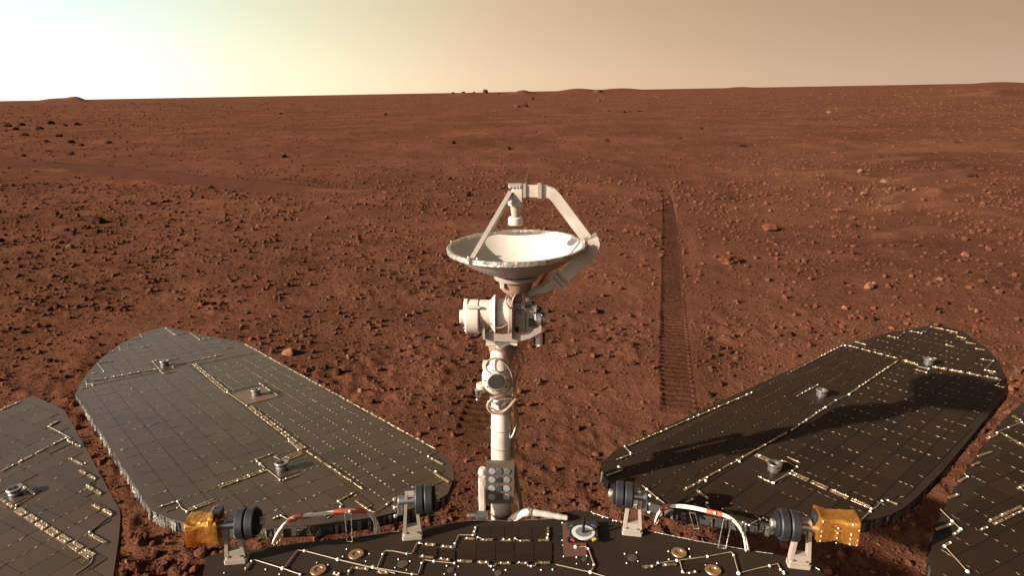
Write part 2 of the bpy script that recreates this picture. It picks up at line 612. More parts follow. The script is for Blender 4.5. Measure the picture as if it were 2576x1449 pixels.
TRACKS = [smooth_path([on_ground(*p) for p in px], 3) for px in TRACK_PX]
HALF_TRACK = 0.134
TRACK_CTRL = [[tuple(p) for p in t] for t in TRACKS]
TRACK_ROUGH = [[tuple(p) for p in t[::6]] + [tuple(t[-1])] for t in TRACKS]


def hill(x, y, u, dist, px_h, px_w):
    """a low swell on the skyline"""
    a = math.atan2((u - CX) / FPX, CP + 0.32 * SP)
    hx, hy = dist * math.sin(a), dist * math.cos(a)
    w = px_w / FPX * dist
    d = (x - hx) * math.cos(a) - (y - hy) * math.sin(a)
    e = (x - hx) * math.sin(a) + (y - hy) * math.cos(a)
    return (px_h / FPX * dist + (CAM_H - GROUND_Z) * min(1.0, px_h / 2.5)) * np.exp(-(d / w) ** 2 - (e / (dist * 0.12)) ** 2)


def terrain(x, y, fine=True):
    x = np.asarray(x, float); y = np.asarray(y, float)
    r = np.hypot(x, y)
    h = GROUND_Z + SLOPE * x
    # broad forms, kept away from the rover
    h = h + 0.45 * gnoise(x / 190, y / 190, 1) * sstep(90, 500, r)
    h = h + 0.15 * gnoise(x / 47, y / 47, 2) * sstep(25, 130, r)
    h = h + 0.05 * gnoise(x / 14, y / 14, 3) * sstep(9, 35, r)
    h = h + 0.03 * gnoise(x / 4.3, y / 4.3, 4) * sstep(3, 9, r)
    h = h + 0.022 * gnoise(x / 1.4, y / 1.4, 5)
    for args in ((140, 900, 2.6, 36), (190, 900, 2.4, 15), (460, 950, 1.5, 60), (700, 900, 1.0, 30), (1170, 600, 1.5, 26), (1315, 620, 3.0, 24), (1450, 800, 4.0, 50), (1560, 900, 3, 60),
                 (1000, 800, 1.5, 60), (1505, 700, 1.5, 7), (1860, 900, 2, 50), (2200, 950, 1.5, 80), (2500, 900, 2.2, 60)):
        h = h + hill(x, y, *args)
    sand = np.zeros_like(h)
    dark = np.zeros_like(h)
    for pts, H, w1, w2, dk in DUNES:
        xs = [p[0] for p in pts]; ys = [p[1] for p in pts]
        pad = 3 * max(w1, w2)
        m = (x > min(xs) - pad) & (x < max(xs) + pad) & (y > min(ys) - pad) & (y < max(ys) + pad)
        if not m.any():
            continue
        d, s, t = poly_dist(x[m], y[m], pts)
        wob = 1 + 0.35 * gnoise(x[m] / (2.2 * w2), y[m] / (2.2 * w2), 9)
        w = np.where(s > 0, w2, w1) * wob
        q = np.clip(1 - d / w, 0, 1)
        taper = np.minimum(1, np.minimum(t, 1 - t) * 5 + 0.12)
        h[m] += H * taper * (q ** 1.35)
        k = sstep(1.25, 0.7, d / w) * taper
        sand[m] = np.maximum(sand[m], k * (1 - dk))
        dark[m] = np.maximum(dark[m], k * dk)
    smooth = 1 - 0.9 * np.maximum(sand, dark)
    if fine:
        clump = 0.35 + 0.9 * sstep(-0.25, 0.5, gnoise(x / 1.9, y / 1.9, 21) + 0.5 * gnoise(x / 0.7, y / 0.7, 22))
        for wl, amp, sd in ((0.62, 0.016, 31), (0.27, 0.016, 32), (0.125, 0.018, 33), (0.06, 0.011, 34)):
            res = np.maximum(0.0062 * r, 0.002)
            fade = np.clip((wl / (2.4 * res)) - 0.4, 0, 1)
            n = gnoise(x / wl, y / wl, sd)
            n = np.where(n > 0, n * 1.25, n * 0.6)          # clods stand up, hollows stay shallow
            h = h + amp * n * clump * fade * smooth
        # far ground: rubble too small to model, as roughness that grows with distance
        for wl, amp, sd in ((1.1, 0.03, 41), (2.6, 0.06, 42)):
            res = 0.0062 * r
            fade = np.clip((wl / (2.4 * res)) - 0.4, 0, 1) * sstep(6, 25, r)
            h = h + amp * np.maximum(gnoise(x / wl, y / wl, sd), -0.1) * fade * smooth
    for ti_, pts in enumerate(TRACK_CTRL):
        xs = [p[0] for p in pts]; ys = [p[1] for p in pts]
        m = (x > min(xs) - 0.6) & (x < max(xs) + 0.6) & (y > min(ys) - 0.6) & (y < max(ys) + 0.6)
        if not m.any():
            continue
        d, s, t = poly_dist(x[m], y[m], pts)
        fl_ = sstep(0.0, 0.02, t) * (sstep(0.45, 0.12, t) if ti_ == 0 else sstep(0.8, 0.42, t))
        k = sstep(HALF_TRACK + 0.34, HALF_TRACK + 0.04, d) * fl_
        deep = sstep(HALF_TRACK + 0.006, HALF_TRACK - 0.03, d) * fl_
        flat = GROUND_Z + SLOPE * x[m]
        berm = 0.0 * np.exp(-((d - HALF_TRACK - 0.045) / 0.03) ** 2)
        h[m] = h[m] * (1 - k) + (flat - 0.003 - 0.036 * deep) * k + berm * sstep(1.0, 0.8, t)
    return h, sand, dark


# polar sheet round the camera, fine inside the view and out to the horizon
ang_in = np.linspace(math.radians(-50), math.radians(50), 800)
ang_out = np.linspace(math.radians(50), math.radians(310), 64)[1:-1]
ang = np.concatenate([ang_in, ang_out])
rad = [0.12]
while rad[-1] < 9000:
    r_ = rad[-1]
    rad.append(r_ * (1.05 if r_ < 0.9 else 1.0068 if r_ < 30 else 1.012 if r_ < 160 else 1.035))
rad = np.array(rad)
A_, R_ = np.meshgrid(ang, rad)
GX, GY = (R_ * np.sin(A_)).ravel(), (R_ * np.cos(A_)).ravel()
GZ, GS, GD = terrain(GX, GY)
nr, na = len(rad), len(ang)
gi = np.arange(nr * na).reshape(nr, na)
q = np.stack([gi[:-1, :], np.roll(gi, -1, 1)[:-1, :], np.roll(gi, -1, 1)[1:, :], gi[1:, :]], -1).reshape(-1, 4)
q = q[:, ::-1]


def big_mesh(name, V, Q, smooth=True):
    me = bpy.data.meshes.new(name)
    me.vertices.add(len(V)); me.vertices.foreach_set('co', np.ascontiguousarray(V, np.float32).ravel())
    k = Q.shape[1]
    me.loops.add(Q.size); me.loops.foreach_set('vertex_index', np.ascontiguousarray(Q, np.int32).ravel())
    me.polygons.add(len(Q))
    me.polygons.foreach_set('loop_start', np.arange(0, Q.size, k, dtype=np.int32))
    me.polygons.foreach_set('use_smooth', np.full(len(Q), smooth))
    me.update(calc_edges=True)
    return me


gme = big_mesh('ground', np.stack([GX, GY, GZ], 1), q)
for nm, arr in (('sand', GS), ('dark_sand', GD)):
    at = gme.attributes.new(nm, 'FLOAT', 'POINT')
    at.data.foreach_set('value', arr.astype(np.float32))
gme.materials.append(M['soil'])
ground = link(bpy.data.objects.new('ground', gme), None)
ground['kind'] = 'structure'


def gz(x, y):
    h, s, d = terrain(np.array([x]), np.array([y]))
    return float(h[0])


# wheel tracks: pressed strips with a ridge for every cleat
for ti, path in enumerate(TRACKS):
    seg = np.hypot(*np.diff(path, axis=0).T)
    S = np.concatenate([[0], np.cumsum(seg)])
    s, ss = 0.0, []
    while s < S[-1] - 0.01:
        ss.append(s)
        px = np.interp(s, S, path[:, 0]); py = np.interp(s, S, path[:, 1])
        s += 0.008 if math.hypot(px, py) < 8 else 0.02
    ss = np.array(ss)
    cx_, cy_ = np.interp(ss, S, path[:, 0]), np.interp(ss, S, path[:, 1])
    tx, ty = np.gradient(cx_), np.gradient(cy_)
    tl = np.hypot(tx, ty); tx /= tl; ty /= tl
    lat = np.array([-HALF_TRACK - 0.045, -HALF_TRACK - 0.012, -HALF_TRACK + 0.006, -0.095, -0.065, -0.04, -0.02, 0, 0.02, 0.04, 0.065, 0.095, HALF_TRACK - 0.006, HALF_TRACK + 0.012, HALF_TRACK + 0.045])
    X = cx_[:, None] + ty[:, None] * lat[None]
    Y = cy_[:, None] - tx[:, None] * lat[None]
    sl = np.broadcast_to(ss[:, None], X.shape) + 0.012 * gnoise(X / 0.35, Y / 0.35, 50 + ti) + 0.25 * lat[None] ** 2
    pitch_ = 0.098
    ph = (sl / pitch_) % 1.0
    ridge = np.exp(-((ph - 0.5) / 0.22) ** 4)
    amp = (0.021, 0.025)[ti] * np.clip(0.85 + 0.55 * gnoise(X / 0.5, Y / 0.5, 60 + ti) + 0.35 * gnoise(X / 0.13, Y / 0.13, 63), 0.1, 1.15)
    inside = (np.abs(lat) <= HALF_TRACK)[None]
    Z = GROUND_Z + SLOPE * X - 0.019 + np.where(inside, amp * ridge * (1 + 0.35 * gnoise(X / 0.045, Y / 0.045, 71)), 0.0180) + 0.004 * gnoise(X / 0.05, Y / 0.05, 70)
    Z[:, 0] = GROUND_Z + SLOPE * X[:, 0] - 0.006; Z[:, -1] = GROUND_Z + SLOPE * X[:, -1] - 0.006
    shallow = sstep(S[-1] * 0.25, S[-1] * 0.75, ss)[:, None]
    Z = np.where(inside, Z * (1 - shallow) + np.maximum(Z, GROUND_Z + SLOPE * X - 0.006) * shallow, Z)
    end = sstep(0, 0.08, ss) * (sstep(S[-1] * 0.5, S[-1] * 0.12, ss) if ti == 0 else sstep(S[-1] * 0.62, S[-1] * 0.30, ss))
    Z -= (1 - end)[:, None] * 0.04
    n0, n1 = X.shape
    idx = np.arange(n0 * n1).reshape(n0, n1)
    Q = np.stack([idx[:-1, :-1], idx[:-1, 1:], idx[1:, 1:], idx[1:, :-1]], -1).reshape(-1, 4)
    tme = big_mesh('wheel_track', np.stack([X.ravel(), Y.ravel(), Z.ravel()], 1), Q, True)
    tme.materials.append(M['track'])
    to = link(bpy.data.objects.new('wheel_track', tme), None)
    to['kind'] = 'structure'

# ------------------------------------------------------------------ rover
DECK = (0.79, 0.08)
LP = (0.80, 0.12)
RP = (0.80, 0.05)
FP = (0.66, 0.0)
GP = (0.80, 0.0)
rover = empty('rover', (0, 1.0, GROUND_Z))
rover['label'] = 'Mars rover with four dark solar wings and a white dish antenna on a pole'
rover['category'] = 'rover'

# under the deck: the box of the vehicle body
dk = lambda u, v, up=0.0: on_plane(u, v, DECK[0] + up, DECK[1])
b = MB()
b.box((0.0, 0.62, 0.30), (0.46, 0, 0), (0, 0.56, 0), (0, 0, 0.44), bevel=0.05)
build('body', b, M['gold'], rover)


class Frame:
    """plane with two in-plane axes, coordinates (a, b) in metres from an origin seen at a pixel"""
    def __init__(self, plane, az, o_px):
        self.plane = plane
        a = math.radians(az)
        self.A = Vector((math.sin(a), math.cos(a), -plane[1] * math.cos(a))).normalized()
        self.N = Vector((0, plane[1], 1)).normalized()
        self.B = self.A.cross(self.N).normalized()
        self.O = on_plane(*o_px, *plane)

    def px(self, u, v):
        q_ = on_plane(u, v, *self.plane) - self.O
        return q_.dot(self.A), q_.dot(self.B)

    def at(self, a, b_, up=0.0):
        return self.O + self.A * a + self.B * b_ + self.N * up


def inside(p, poly):
    x, y = p
    c = False
    j = len(poly) - 1
    for i in range(len(poly)):
        xi, yi = poly[i]; xj, yj = poly[j]
        if (yi > y) != (yj > y) and x < (xj - xi) * (y - yi) / (yj - yi) + xi:
            c = not c
        j = i
    return c


def seg_dist(p, a, b_):
    ax, ay = a; bx, by = b_
    l2 = (bx - ax) ** 2 + (by - ay) ** 2
    t = max(0, min(1, ((p[0] - ax) * (bx - ax) + (p[1] - ay) * (by - ay)) / l2)) if l2 else 0
    return math.hypot(p[0] - ax - t * (bx - ax), p[1] - ay - t * (by - ay))


def unit_cell():
    b = MB()
    c = 0.045
    P = [(-.5 + c, -.5), (.5 - c, -.5), (.5, -.5 + c), (.5, .5 - c), (.5 - c, .5), (-.5 + c, .5), (-.5, .5 - c), (-.5, -.5 + c)]
    n = 8
    vs = [(x, y, 0) for x, y in P] + [(x, y, 1) for x, y in P]
    fs = [tuple(range(n, 2 * n))] + [(i, (i + 1) % n, n + (i + 1) % n, n + i) for i in range(n)]
    b.add(vs, fs)
    me = bpy.data.meshes.new('solar_cell')
    me.from_pydata(b.v, [], b.f)
    me.materials.append(M['cell'])
    me.update()
    return me


def unit_strip():
    b = MB()
    b.box((0, 0, 0.5), (0.5, 0, 0), (0, 0.5, 0), (0, 0, 0.5), bevel=0.08)
    me = bpy.data.meshes.new('contact_strip')
    me.from_pydata(b.v, [], b.f)
    me.materials.append(M['copper'])
    me.update()
    return me


CELL_ME = unit_cell()
LIT_ME = CELL_ME.copy()
LIT_ME.materials[0] = M['lit_cell']
LIT = set()
STRIP_ME = unit_strip()
CELLS = []          # (projected size, panel object, matrix)


def frame_matrix(o, x, y, z):
    m = Matrix((x, y, z)).transposed().to_4x4()
    m.translation = o
    return m


def inst(name, me, mat_world, parent):
    o = bpy.data.objects.new(name, me)
    base = WORLD_OF[parent.name]
    mw = mat_world.copy()
    mw.translation = mw.translation - base
    o.matrix_local = mw
    link(o, parent)
    o.matrix_local = mw
    return o


TICKS = {}


def wing(fr, outline_px, blocks, holes, label, thick=0.03, lit_copy=False):
    """outline_px goes round the top face; blocks: (a0, pitch_a, b0, pitch_b, na, nb, ticks_along)"""
    poly = [fr.px(*p) for p in outline_px]
    b = MB()
    top = [fr.at(a, c) for a, c in poly]
    area = sum(poly[i - 1][0] * poly[i][1] - poly[i][0] * poly[i - 1][1] for i in range(len(poly)))
    ccw = area * (fr.A.cross(fr.B)).dot(fr.N) > 0
    if not ccw:
        top.reverse()
    n = len(top)
    down = fr.N * (-thick)
    b.add(top, [tuple(range(n))])
    b.add([p + down for p in top], [tuple(range(n - 1, -1, -1))])
    board = M['lit_board' if lit_copy else 'board']
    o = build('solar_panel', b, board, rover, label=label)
    if lit_copy:
        LIT.add(o.name)
    # dark core between the two skins
    s = MB()
    inset = 0.004
    cen = sum(top, Vector()) / n
    ring = [p + (cen - p).normalized() * inset for p in top]
    s.add([p - fr.N * 0.0015 for p in ring] + [p - fr.N * (thick - 0.0015) for p in ring],
          [(i, n + i, n + (i + 1) % n, (i + 1) % n) for i in range(n)])
    build('core', s, M['side'], o)
    # ragged foil over the open honeycomb edge
    f = MB()
    R = random.Random(len(outline_px))
    for i in range(n):
        p0, p1 = top[i], top[(i + 1) % n]
        L = (p1 - p0).length
        if L > 1.9:
            continue
        k = max(1, int(L / 0.012))
        out = (p1 - p0).normalized().cross(fr.N)
        for j in range(k):
            t0, t1 = j / k, (j + 0.4 + 0.5 * R.random()) / k
            if R.random() < 0.36:
                continue
            d0, d1 = R.uniform(0.0005, 0.004), R.uniform(0.0005, 0.004)
            q0, q1 = p0.lerp(p1, t0) + out * d0, p0.lerp(p1, t1) + out * d1
            u0, u1 = R.uniform(0.0, 0.006), R.uniform(0.0, 0.006)
            lo0, lo1 = R.uniform(0.75, 1.15) * thick, R.uniform(0.75, 1.15) * thick
            f.add([q0 - fr.N * u0, q1 - fr.N * u1, q1 - fr.N * lo1 + out * R.uniform(-.003, .004), q0 - fr.N * lo0 + out * R.uniform(-.003, .004)],
                  [(0, 3, 2, 1)])
    build('edge_foil', f, M['foil'], o, kind='stuff')
    # cells
    tk = MB()
    R = random.Random(5)
    for a0, pa_, b0, pb_, ia, ib, along in blocks:
        for i in range(*ia):
            for j in range(*ib):
                ok = None
                for fa0, fa1, fb0, fb1 in ((0, 1, 0, 1), (0, 1, 0.3, 1), (0, 1, 0, 0.7), (0.35, 1, 0, 1), (0, 0.65, 0, 1), (0, 1, 0.55, 1), (0, 1, 0, 0.45), (0.5, 1, 0.4, 1), (0.5, 1, 0, 0.6), (0, 0.5, 0.4, 1), (0, 0.5, 0, 0.6)):
                    A0, A1, B0, B1 = a0 + (i + fa0) * pa_, a0 + (i + fa1) * pa_, b0 + (j + fb0) * pb_, b0 + (j + fb1) * pb_
                    cor = [(A0, B0), (A0, B1), (A1, B0), (A1, B1)]
                    if all(inside(c, poly) for c in cor) and min(seg_dist(c, poly[k - 1], poly[k]) for c in cor for k in range(len(poly))) > 0.011:
                        ok = 1
                        break
                if not ok:
                    continue
                ca, cb, pa, pb = (A0 + A1) / 2, (B0 + B1) / 2, A1 - A0, B1 - B0
                if any(abs(ca - ha) < hw + pa * 0.3 and abs(cb - hb) < hh + pb * 0.3 for ha, hb, hw, hh in holes):
                    continue
                g = 0.0013
                tilt = Euler((R.gauss(0, 0.0035), R.gauss(0, 0.0035), 0)).to_matrix()
                basis = Matrix((fr.A, fr.B, fr.A.cross(fr.B))).transposed()
                if fr.A.cross(fr.B).dot(fr.N) < 0:
                    basis = Matrix((fr.A, -fr.B, fr.N)).transposed()
                bm_ = basis @ tilt @ Matrix.Diagonal((pa - g, pb - g, 0.0008))
                mw = bm_.to_4x4()
                mw.translation = fr.at(ca, cb, 0.0006)
                u_, v_, d_ = project(mw.translation)
                vis = -80 < u_ < 2660 and -50 < v_ < 1500
                CELLS.append((pa * pb / d_ ** 3 if vis else 0.0, o, mw, vis))
                # bright interconnect ticks on the joint between neighbours
                for t in (-0.32, 0.0, 0.32):
                    if R.random() < 0.30:
                        continue
                    if along == 'b':
                        c = fr.at(ca - pa / 2, cb + t * pb, 0.0018)
                        ax, ay = fr.B, fr.A
                    else:
                        c = fr.at(ca + t * pa, cb - pb / 2, 0.0018)
                        ax, ay = fr.A, fr.B
                    tw = R.gauss(0, 0.10)
                    rl = (fr.N + ax * R.gauss(0, .22) + ay * R.gauss(0, .22)).normalized()
                    ax2 = (ax - rl * ax.dot(rl)).normalized(); ay2 = rl.cross(ax2)
                    tk.box(c, ax2 * R.uniform(0.0032, 0.0055), ay2 * 0.0009, rl * 0.0005)
    TICKS[o.name] = tk
    build('interconnect', tk, M['bright_tick' if lit_copy else 'tick'], o, kind='stuff')
    # bare patches and the sockets that held the folded wing down
    for ha, hb, hw, hh in holes:
        p = MB()
        p.box(fr.at(ha, hb, 0.0008), fr.A * (hw + 0.008), fr.B * (hh + 0.008), fr.N * 0.0006)
        build('bare_patch', p, M['patch'] if hw > 0.045 and lit_copy else board, o)
        c = fr.at(ha, hb, 0.0014)
        p = MB()
        p.lathe(c, fr.N, [(r_ * 0.80, h_ * 0.80) for r_, h_ in ((0.021, 0), (0.022, 0.010), (0.018, 0.013), (0.019, 0.020), (0.0245, 0.023), (0.025, 0.028), (0.0235, 0.030), (0.0165, 0.029), (0.015, 0.012), (0.0, 0.011))], seg=28)
        build('hold_down_socket', p, M['steel'], o)
    return o, poly


def strips(o, fr, segs, width=0.0062, step=0.056, gap=0.008):
    """rows of soldered copper tabs along lines measured in the picture"""
    R = random.Random(len(segs))
    dots = MB()
    for s_ in segs:
        p0, p1 = s_[0], s_[1]
        dbl = len(s_) > 2 and s_[2]
        a = Vector(fr.px(*p0)); c = Vector(fr.px(*p1))
        L = (c - a).length
        k = max(1, round(L / step))
        d = (c - a) / L
        nrm = Vector((-d.y, d.x))
        rows = (-0.0052, 0.0052) if dbl else (0.0,)
        for off in rows:
            for i in range(k):
                s0, s1 = i * L / k + gap / 2, (i + 1) * L / k - gap / 2
                mid = a + d * ((s0 + s1) / 2) + nrm * off
                ln = s1 - s0
                X = (fr.A * d.x + fr.B * d.y).normalized()
                Z = (fr.N + X * R.gauss(0, 0.02) + X.cross(fr.N) * R.gauss(0, 0.09)).normalized()
                X = (X - Z * X.dot(Z)).normalized()
                Y = Z.cross(X)
                m = Matrix((X * ln, Y * (width * R.uniform(0.85, 1.15)), Z * 0.0016)).transposed().to_4x4()
                m.translation = fr.at(mid.x, mid.y, 0.0026)
                inst('contact_strip', STRIP_ME, m, o)
                for t in (0.22, 0.8):
                    if R.random() < 0.6:
                        q_ = a + d * (s0 + ln * t) + nrm * (off + R.uniform(-0.002, 0.002))
                        r_ = R.uniform(0.0018, 0.0030)
                        dots.ball(fr.at(q_.x, q_.y, 0.0045), r_, 7, 4, (1, 1, 0.7))
    if dots.v:
        build('adhesive_spot', dots, M['bead'], o, kind='stuff')


def wires(o, fr, lines, r=0.0012, lift=0.003, bead=0.0030):
    dots = MB()
    for ln in lines:
        pts = []
        for p in ln:
            u, v = p[0], p[1]
            a, c = fr.px(u, v)
            pts.append(fr.at(a, c, lift))
            if len(p) > 2:
                dots.ball(fr.at(a, c, lift), bead * p[2], 9, 5, (1, 1, 0.8))
        if len(pts) < 2:
            continue
        P = [np.array(p) for p in pts]
        if len(P) > 2:
            Q = [P[0]]
            for i in range(1, len(P) - 1):
                e = 0.18
                Q += [P[i] + (P[i - 1] - P[i]) * e, P[i] * 0.9 + 0.05 * (P[i - 1] * e + P[i] * (1 - e)) + 0.05 * (P[i + 1] * e + P[i] * (1 - e)), P[i] + (P[i + 1] - P[i]) * e]
            Q.append(P[-1])
            P = Q
        b = MB()
        b.tube([Vector(p) for p in P], r, seg=6)
        build('wire', b, M['wire'], o)
    if dots.v:
        build('wire_bead', dots, M['bead'], o, kind='stuff')


def Z(x0, y0, k):
    return lambda x, y: (x0 + k * x, y0 + k * y)


zz1 = Z(0, 754, 0.48)
zz1b = Z(192, 815.7, 0.1703)
zz2 = Z(411.3, 754, 0.4798)
zz3 = Z(329, 1028.3, 0.1892)
zz4 = Z(685.5, 994, 0.22236)
zz6 = Z(1953.7, 754, 0.4796)
x5 = Z(1988, 808.9, 0.246)
x6 = Z(1508, 994, 0.2365)
x7 = Z(1782.3, 1028.3, 0.2129)
x8 = Z(0, 980.3, 0.3236)


def ln(z, *pts):
    out = []
    for p in pts:
        q_ = z(p[0], p[1])
        out.append((q_[0], q_[1], p[2]) if len(p) > 2 else q_)
    return out


def sg(z, a, b_, dbl=False):
    return (z(*a), z(*b_), dbl)


# ---- big wing on the left
fl = Frame(LP, -43.4, (600, 1330))
L_OUT = [(413, 822), (353, 840), (300, 867), (250, 905), (211, 951), (190, 989), (379, 1284), (413, 1301), (475, 1320), (560, 1328),
         (661, 1327), (800, 1322), (939, 1303), (1001, 1288), (1083, 1270), (1126, 1243), (1143, 1200), (1139, 1171), (1122, 1148), (1102, 1131),
         (627, 867), (591, 857), (512, 843)]
hl = []
for (u, v), hw, hh in (((415, 918), 0.036, 0.034), ((645, 992), 0.066, 0.058), ((710, 1180), 0.036, 0.034)):
    a, c = fl.px(u, v + 3)
    hl.append((a, c, hw, hh))
lw, l_poly = wing(fl, L_OUT, [(0.235, 0.0735, -0.0135, 0.0608, (-7, 16), (-2, 5), 'b'),
                              (1.418, 0.0735, -0.0135, 0.0608, (0, 12), (-2, 10), 'b'),
                              (0.02, 0.0675, 0.324, 0.0452, (-6, 20), (0, 6), 'a')], hl,
                  'pale brown solar wing left of the antenna, its edge of ragged foil', lit_copy=True)
strips(lw, fl, [
    sg(zz2, (160, 340), (335, 490), True), sg(zz2, (450, 565), (740, 790), True), sg(zz2, (745, 795), (1050, 1002)),
    sg(zz2, (425, 235), (1430, 790)),
    sg(zz1, (485, 428), (830, 366), True), sg(zz1, (920, 345), (1175, 290)), sg(zz2, (285, 990), (540, 898), True),
    sg(zz3, (1590, 725), (1910, 600)), sg(zz3, (2040, 705), (2300, 600), True), sg(zz3, (345, 1335), (625, 1250)), sg(zz3, (765, 1370), (1130, 1225), True),
    sg(zz4, (105, 750), (350, 640), True), sg(zz4, (745, 1215), (940, 1110)), sg(zz4, (930, 1200), (1110, 1325)), sg(zz4, (1770, 715), (1940, 800)),
    sg(zz4, (1820, 890), (2010, 1000)), sg(zz4, (-10, 1422), (90, 1380)), sg(zz4, (100, 985), (320, 910)), sg(zz4, (300, 1410), (460, 1365)), sg(zz4, (565, 1385), (670, 1345)),
    sg(zz1b, (990, 140), (1240, 100)), sg(zz1b, (800, 235), (980, 210)), sg(zz1b, (730, 310), (840, 295)), sg(zz1b, (940, 360), (1110, 325)),
    sg(zz1b, (470, 415), (570, 400)), sg(zz1b, (330, 575), (560, 545)), sg(zz1b, (215, 745), (310, 730)), sg(zz1b, (1130, 560), (1330, 520)),
    sg(zz1b, (1290, 740), (1500, 700)), sg(zz1b, (45, 965), (200, 940)), sg(zz1b, (1840, 235), (1990, 215)), sg(zz1b, (2190, 365), (2330, 340)),
    sg(zz2, (500, 440), (600, 508))])
wires(lw, fl, [
    ln(zz1b, (1325, 65, 1), (1440, 155, 1), (1480, 168), (1680, 135)), ln(zz1b, (1680, 135, .7), (1820, 235, 1)), ln(zz1b, (330, 578), (312, 590), (410, 705, 1)),
    ln(zz1b, (235, 825, .8), (135, 848), (160, 900, 1), (238, 900, .8), (248, 922, .8)), ln(zz1b, (1130, 560, .8), (1215, 660, .8), (1245, 700, .8), (1285, 740, .8)),
    ln(zz1b, (930, 155), (970, 200, .8)), ln(zz1b, (620, 325), (650, 380, .8)), ln(zz1b, (1260, 700), (1440, 665), (1425, 640, .7)),
    ln(zz2, (335, 490, 1.3), (437, 560, 1)), ln(zz3, (1680, 712, 1), (1725, 750, 1.6), (1785, 800), (1765, 825, .8)), ln(zz3, (1800, 825), (1850, 850), (1985, 963, 1.1)),
    ln(zz3, (1900, 650), (1945, 668), (1995, 705, 1)), ln(zz3, (2105, 445, 1), (2200, 525), (2230, 560, 1.2)),
    ln(zz3, (625, 1252, 1.3), (680, 1345), (750, 1385, 1.2)), ln(zz4, (1870, 637), (1765, 705, 1.1)), ln(zz4, (1850, 880, 1.5), (1815, 890)),
    ln(zz4, (1105, 1325, 1.2), (1160, 1340), (1295, 1253, 1.1), (1500, 1115)), ln(zz4, (745, 1215, 1.2), (795, 1260), (770, 1278, 1.1)),
    ln(zz4, (100, 1380, 1.2), (140, 1400), (195, 1440, 1))])

# ---- big wing on the right
fr_ = Frame(RP, 50.0, (1960, 1330))
R_OUT = [(2342, 819), (2382, 822), (2421, 833), (2455, 856), (2492, 885), (2517, 915), (2533, 956), (2535, 986), (2505, 1023), (2443, 1099), (2372, 1185),
         (2308, 1250), (2275, 1278), (2240, 1296), (2180, 1313), (2090, 1320), (1990, 1320), (1900, 1316), (1800, 1303), (1700, 1284), (1620, 1262), (1560, 1235), (1526, 1205), (1512, 1180),
         (1519, 1160), (1545, 1135), (1573, 1120), (2110, 874), (2150, 862), (2230, 838)]
hr = []
for (u, v), hw, hh in (((2335, 914), 0.036, 0.034), ((2066, 994), 0.06, 0.055), ((1947, 1182), 0.036, 0.034)):
    a, c = fr_.px(u, v + 3)
    hr.append((a, c, hw, hh))
rw, r_poly = wing(fr_, R_OUT, [(0.0, 0.0735, -0.196, 0.0608, (-4, 20), (0, 6), 'b'),
                               (1.475, 0.0735, -0.196 - 4 * 0.0608, 0.0608, (0, 10), (0, 10), 'b'),
                               (0.02, 0.0675, -0.216 - 5 * 0.0445, 0.0445, (-6, 21), (0, 5), 'a')], hr,
                  'dark solar wing right of the antenna, the dish shadow lying across it')
strips(rw, fr_, [
    sg(x5, (585, 250), (1100, 385)), sg(x5, (1140, 400), (1300, 445), True), sg(x5, (1260, 495), (1390, 525)), sg(x5, (1440, 465), (2150, 600), True),
    sg(x5, (0, 525), (525, 255)), sg(x5, (1110, 400), (600, 750)), sg(x5, (355, 890), (0, 1130)), sg(x5, (65, 775), (295, 650)),
    sg(x5, (980, 150), (1095, 175)), sg(x5, (1205, 100), (1340, 125)), sg(x5, (650, 210), (780, 245)), sg(x5, (1440, 60), (1720, 120)), sg(x5, (1690, 155), (1810, 180)),
    sg(x5, (1780, 215), (1910, 240)), sg(x5, (1875, 280), (2000, 300)), sg(x5, (1930, 390), (2075, 410)), sg(x5, (1990, 505), (2120, 530)), sg(x5, (2070, 655), (2210, 690)),
    sg(x5, (1380, 370), (1510, 390)),  sg(x5, (1565, 240), (1690, 265)),
    sg(x6, (300, 550), (1640, -25)), sg(x6, (175, 700), (370, 632)), sg(x6, (65, 875), (250, 805)), sg(x6, (890, 1030), (2000, 405)),
    sg(x6, (1020, 1015), (1175, 1130)), sg(x6, (1650, 640), (1850, 725), True), sg(x6, (1680, 870), (1840, 950)), sg(x6, (910, 1160), (1010, 1110)), sg(x6, (1740, 1320), (1900, 1410)),
    sg(x6, (1490, 1360), (1590, 1400)),
    sg(x7, (975, 770), (1920, 1185), True), sg(x7, (920, 575), (1100, 660)), sg(x7, (2070, 1080), (2254, 1150))])
wires(rw, fr_, [
    ln(x5, (1340, 125, 1), (1440, 60, 1)), ln(x5, (1300, 450, 1), (1305, 468), (1415, 492, 1.3), (1390, 530, 1)), ln(x5, (2075, 410, 1), (1990, 503, 1)), ln(x5, (2150, 603, .7), (2125, 648, .7)),
    ln(x5, (600, 755, 1.5), (465, 815, 1.2), (360, 885, 1.3)), ln(x5, (525, 255, 1), (560, 252, 1.6), (590, 250)), ln(x5, (1165, 118, .8), (1100, 172, .8)),
    ln(x6, (270, 557, 1), (330, 625, 1.1)), ln(x6, (205, 775, 1.3), (240, 785), (245, 803)), ln(x6, (455, 975), (505, 1015, 1.4), (618, 1110, 1.1), (690, 1165)),
    ln(x6, (1840, 945, 1.2), (2025, 850, 1)), ln(x6, (1590, 1397, 1), (1705, 1335, 1.2), (1745, 1322, 1)), ln(x6, (1145, 1160, 1.2), (1130, 1185), (1170, 1215)),
    ln(x7, (1920, 1195, 1.2), (1970, 1190), (2050, 1105, 1.1)), ln(x7, (1910, 1230, 1.2), (1800, 1335)), ln(x7, (870, 630, .9), (920, 640), (1045, 700, 1.3), (990, 750, 1), (965, 778, 1)),
    ln(x7, (770, 890, 1.2), (940, 772)), ln(x6, (1500, 700), (1490, 718, 1.3)), ln(x6, (1130, 900), (1130, 922, 1.4))])

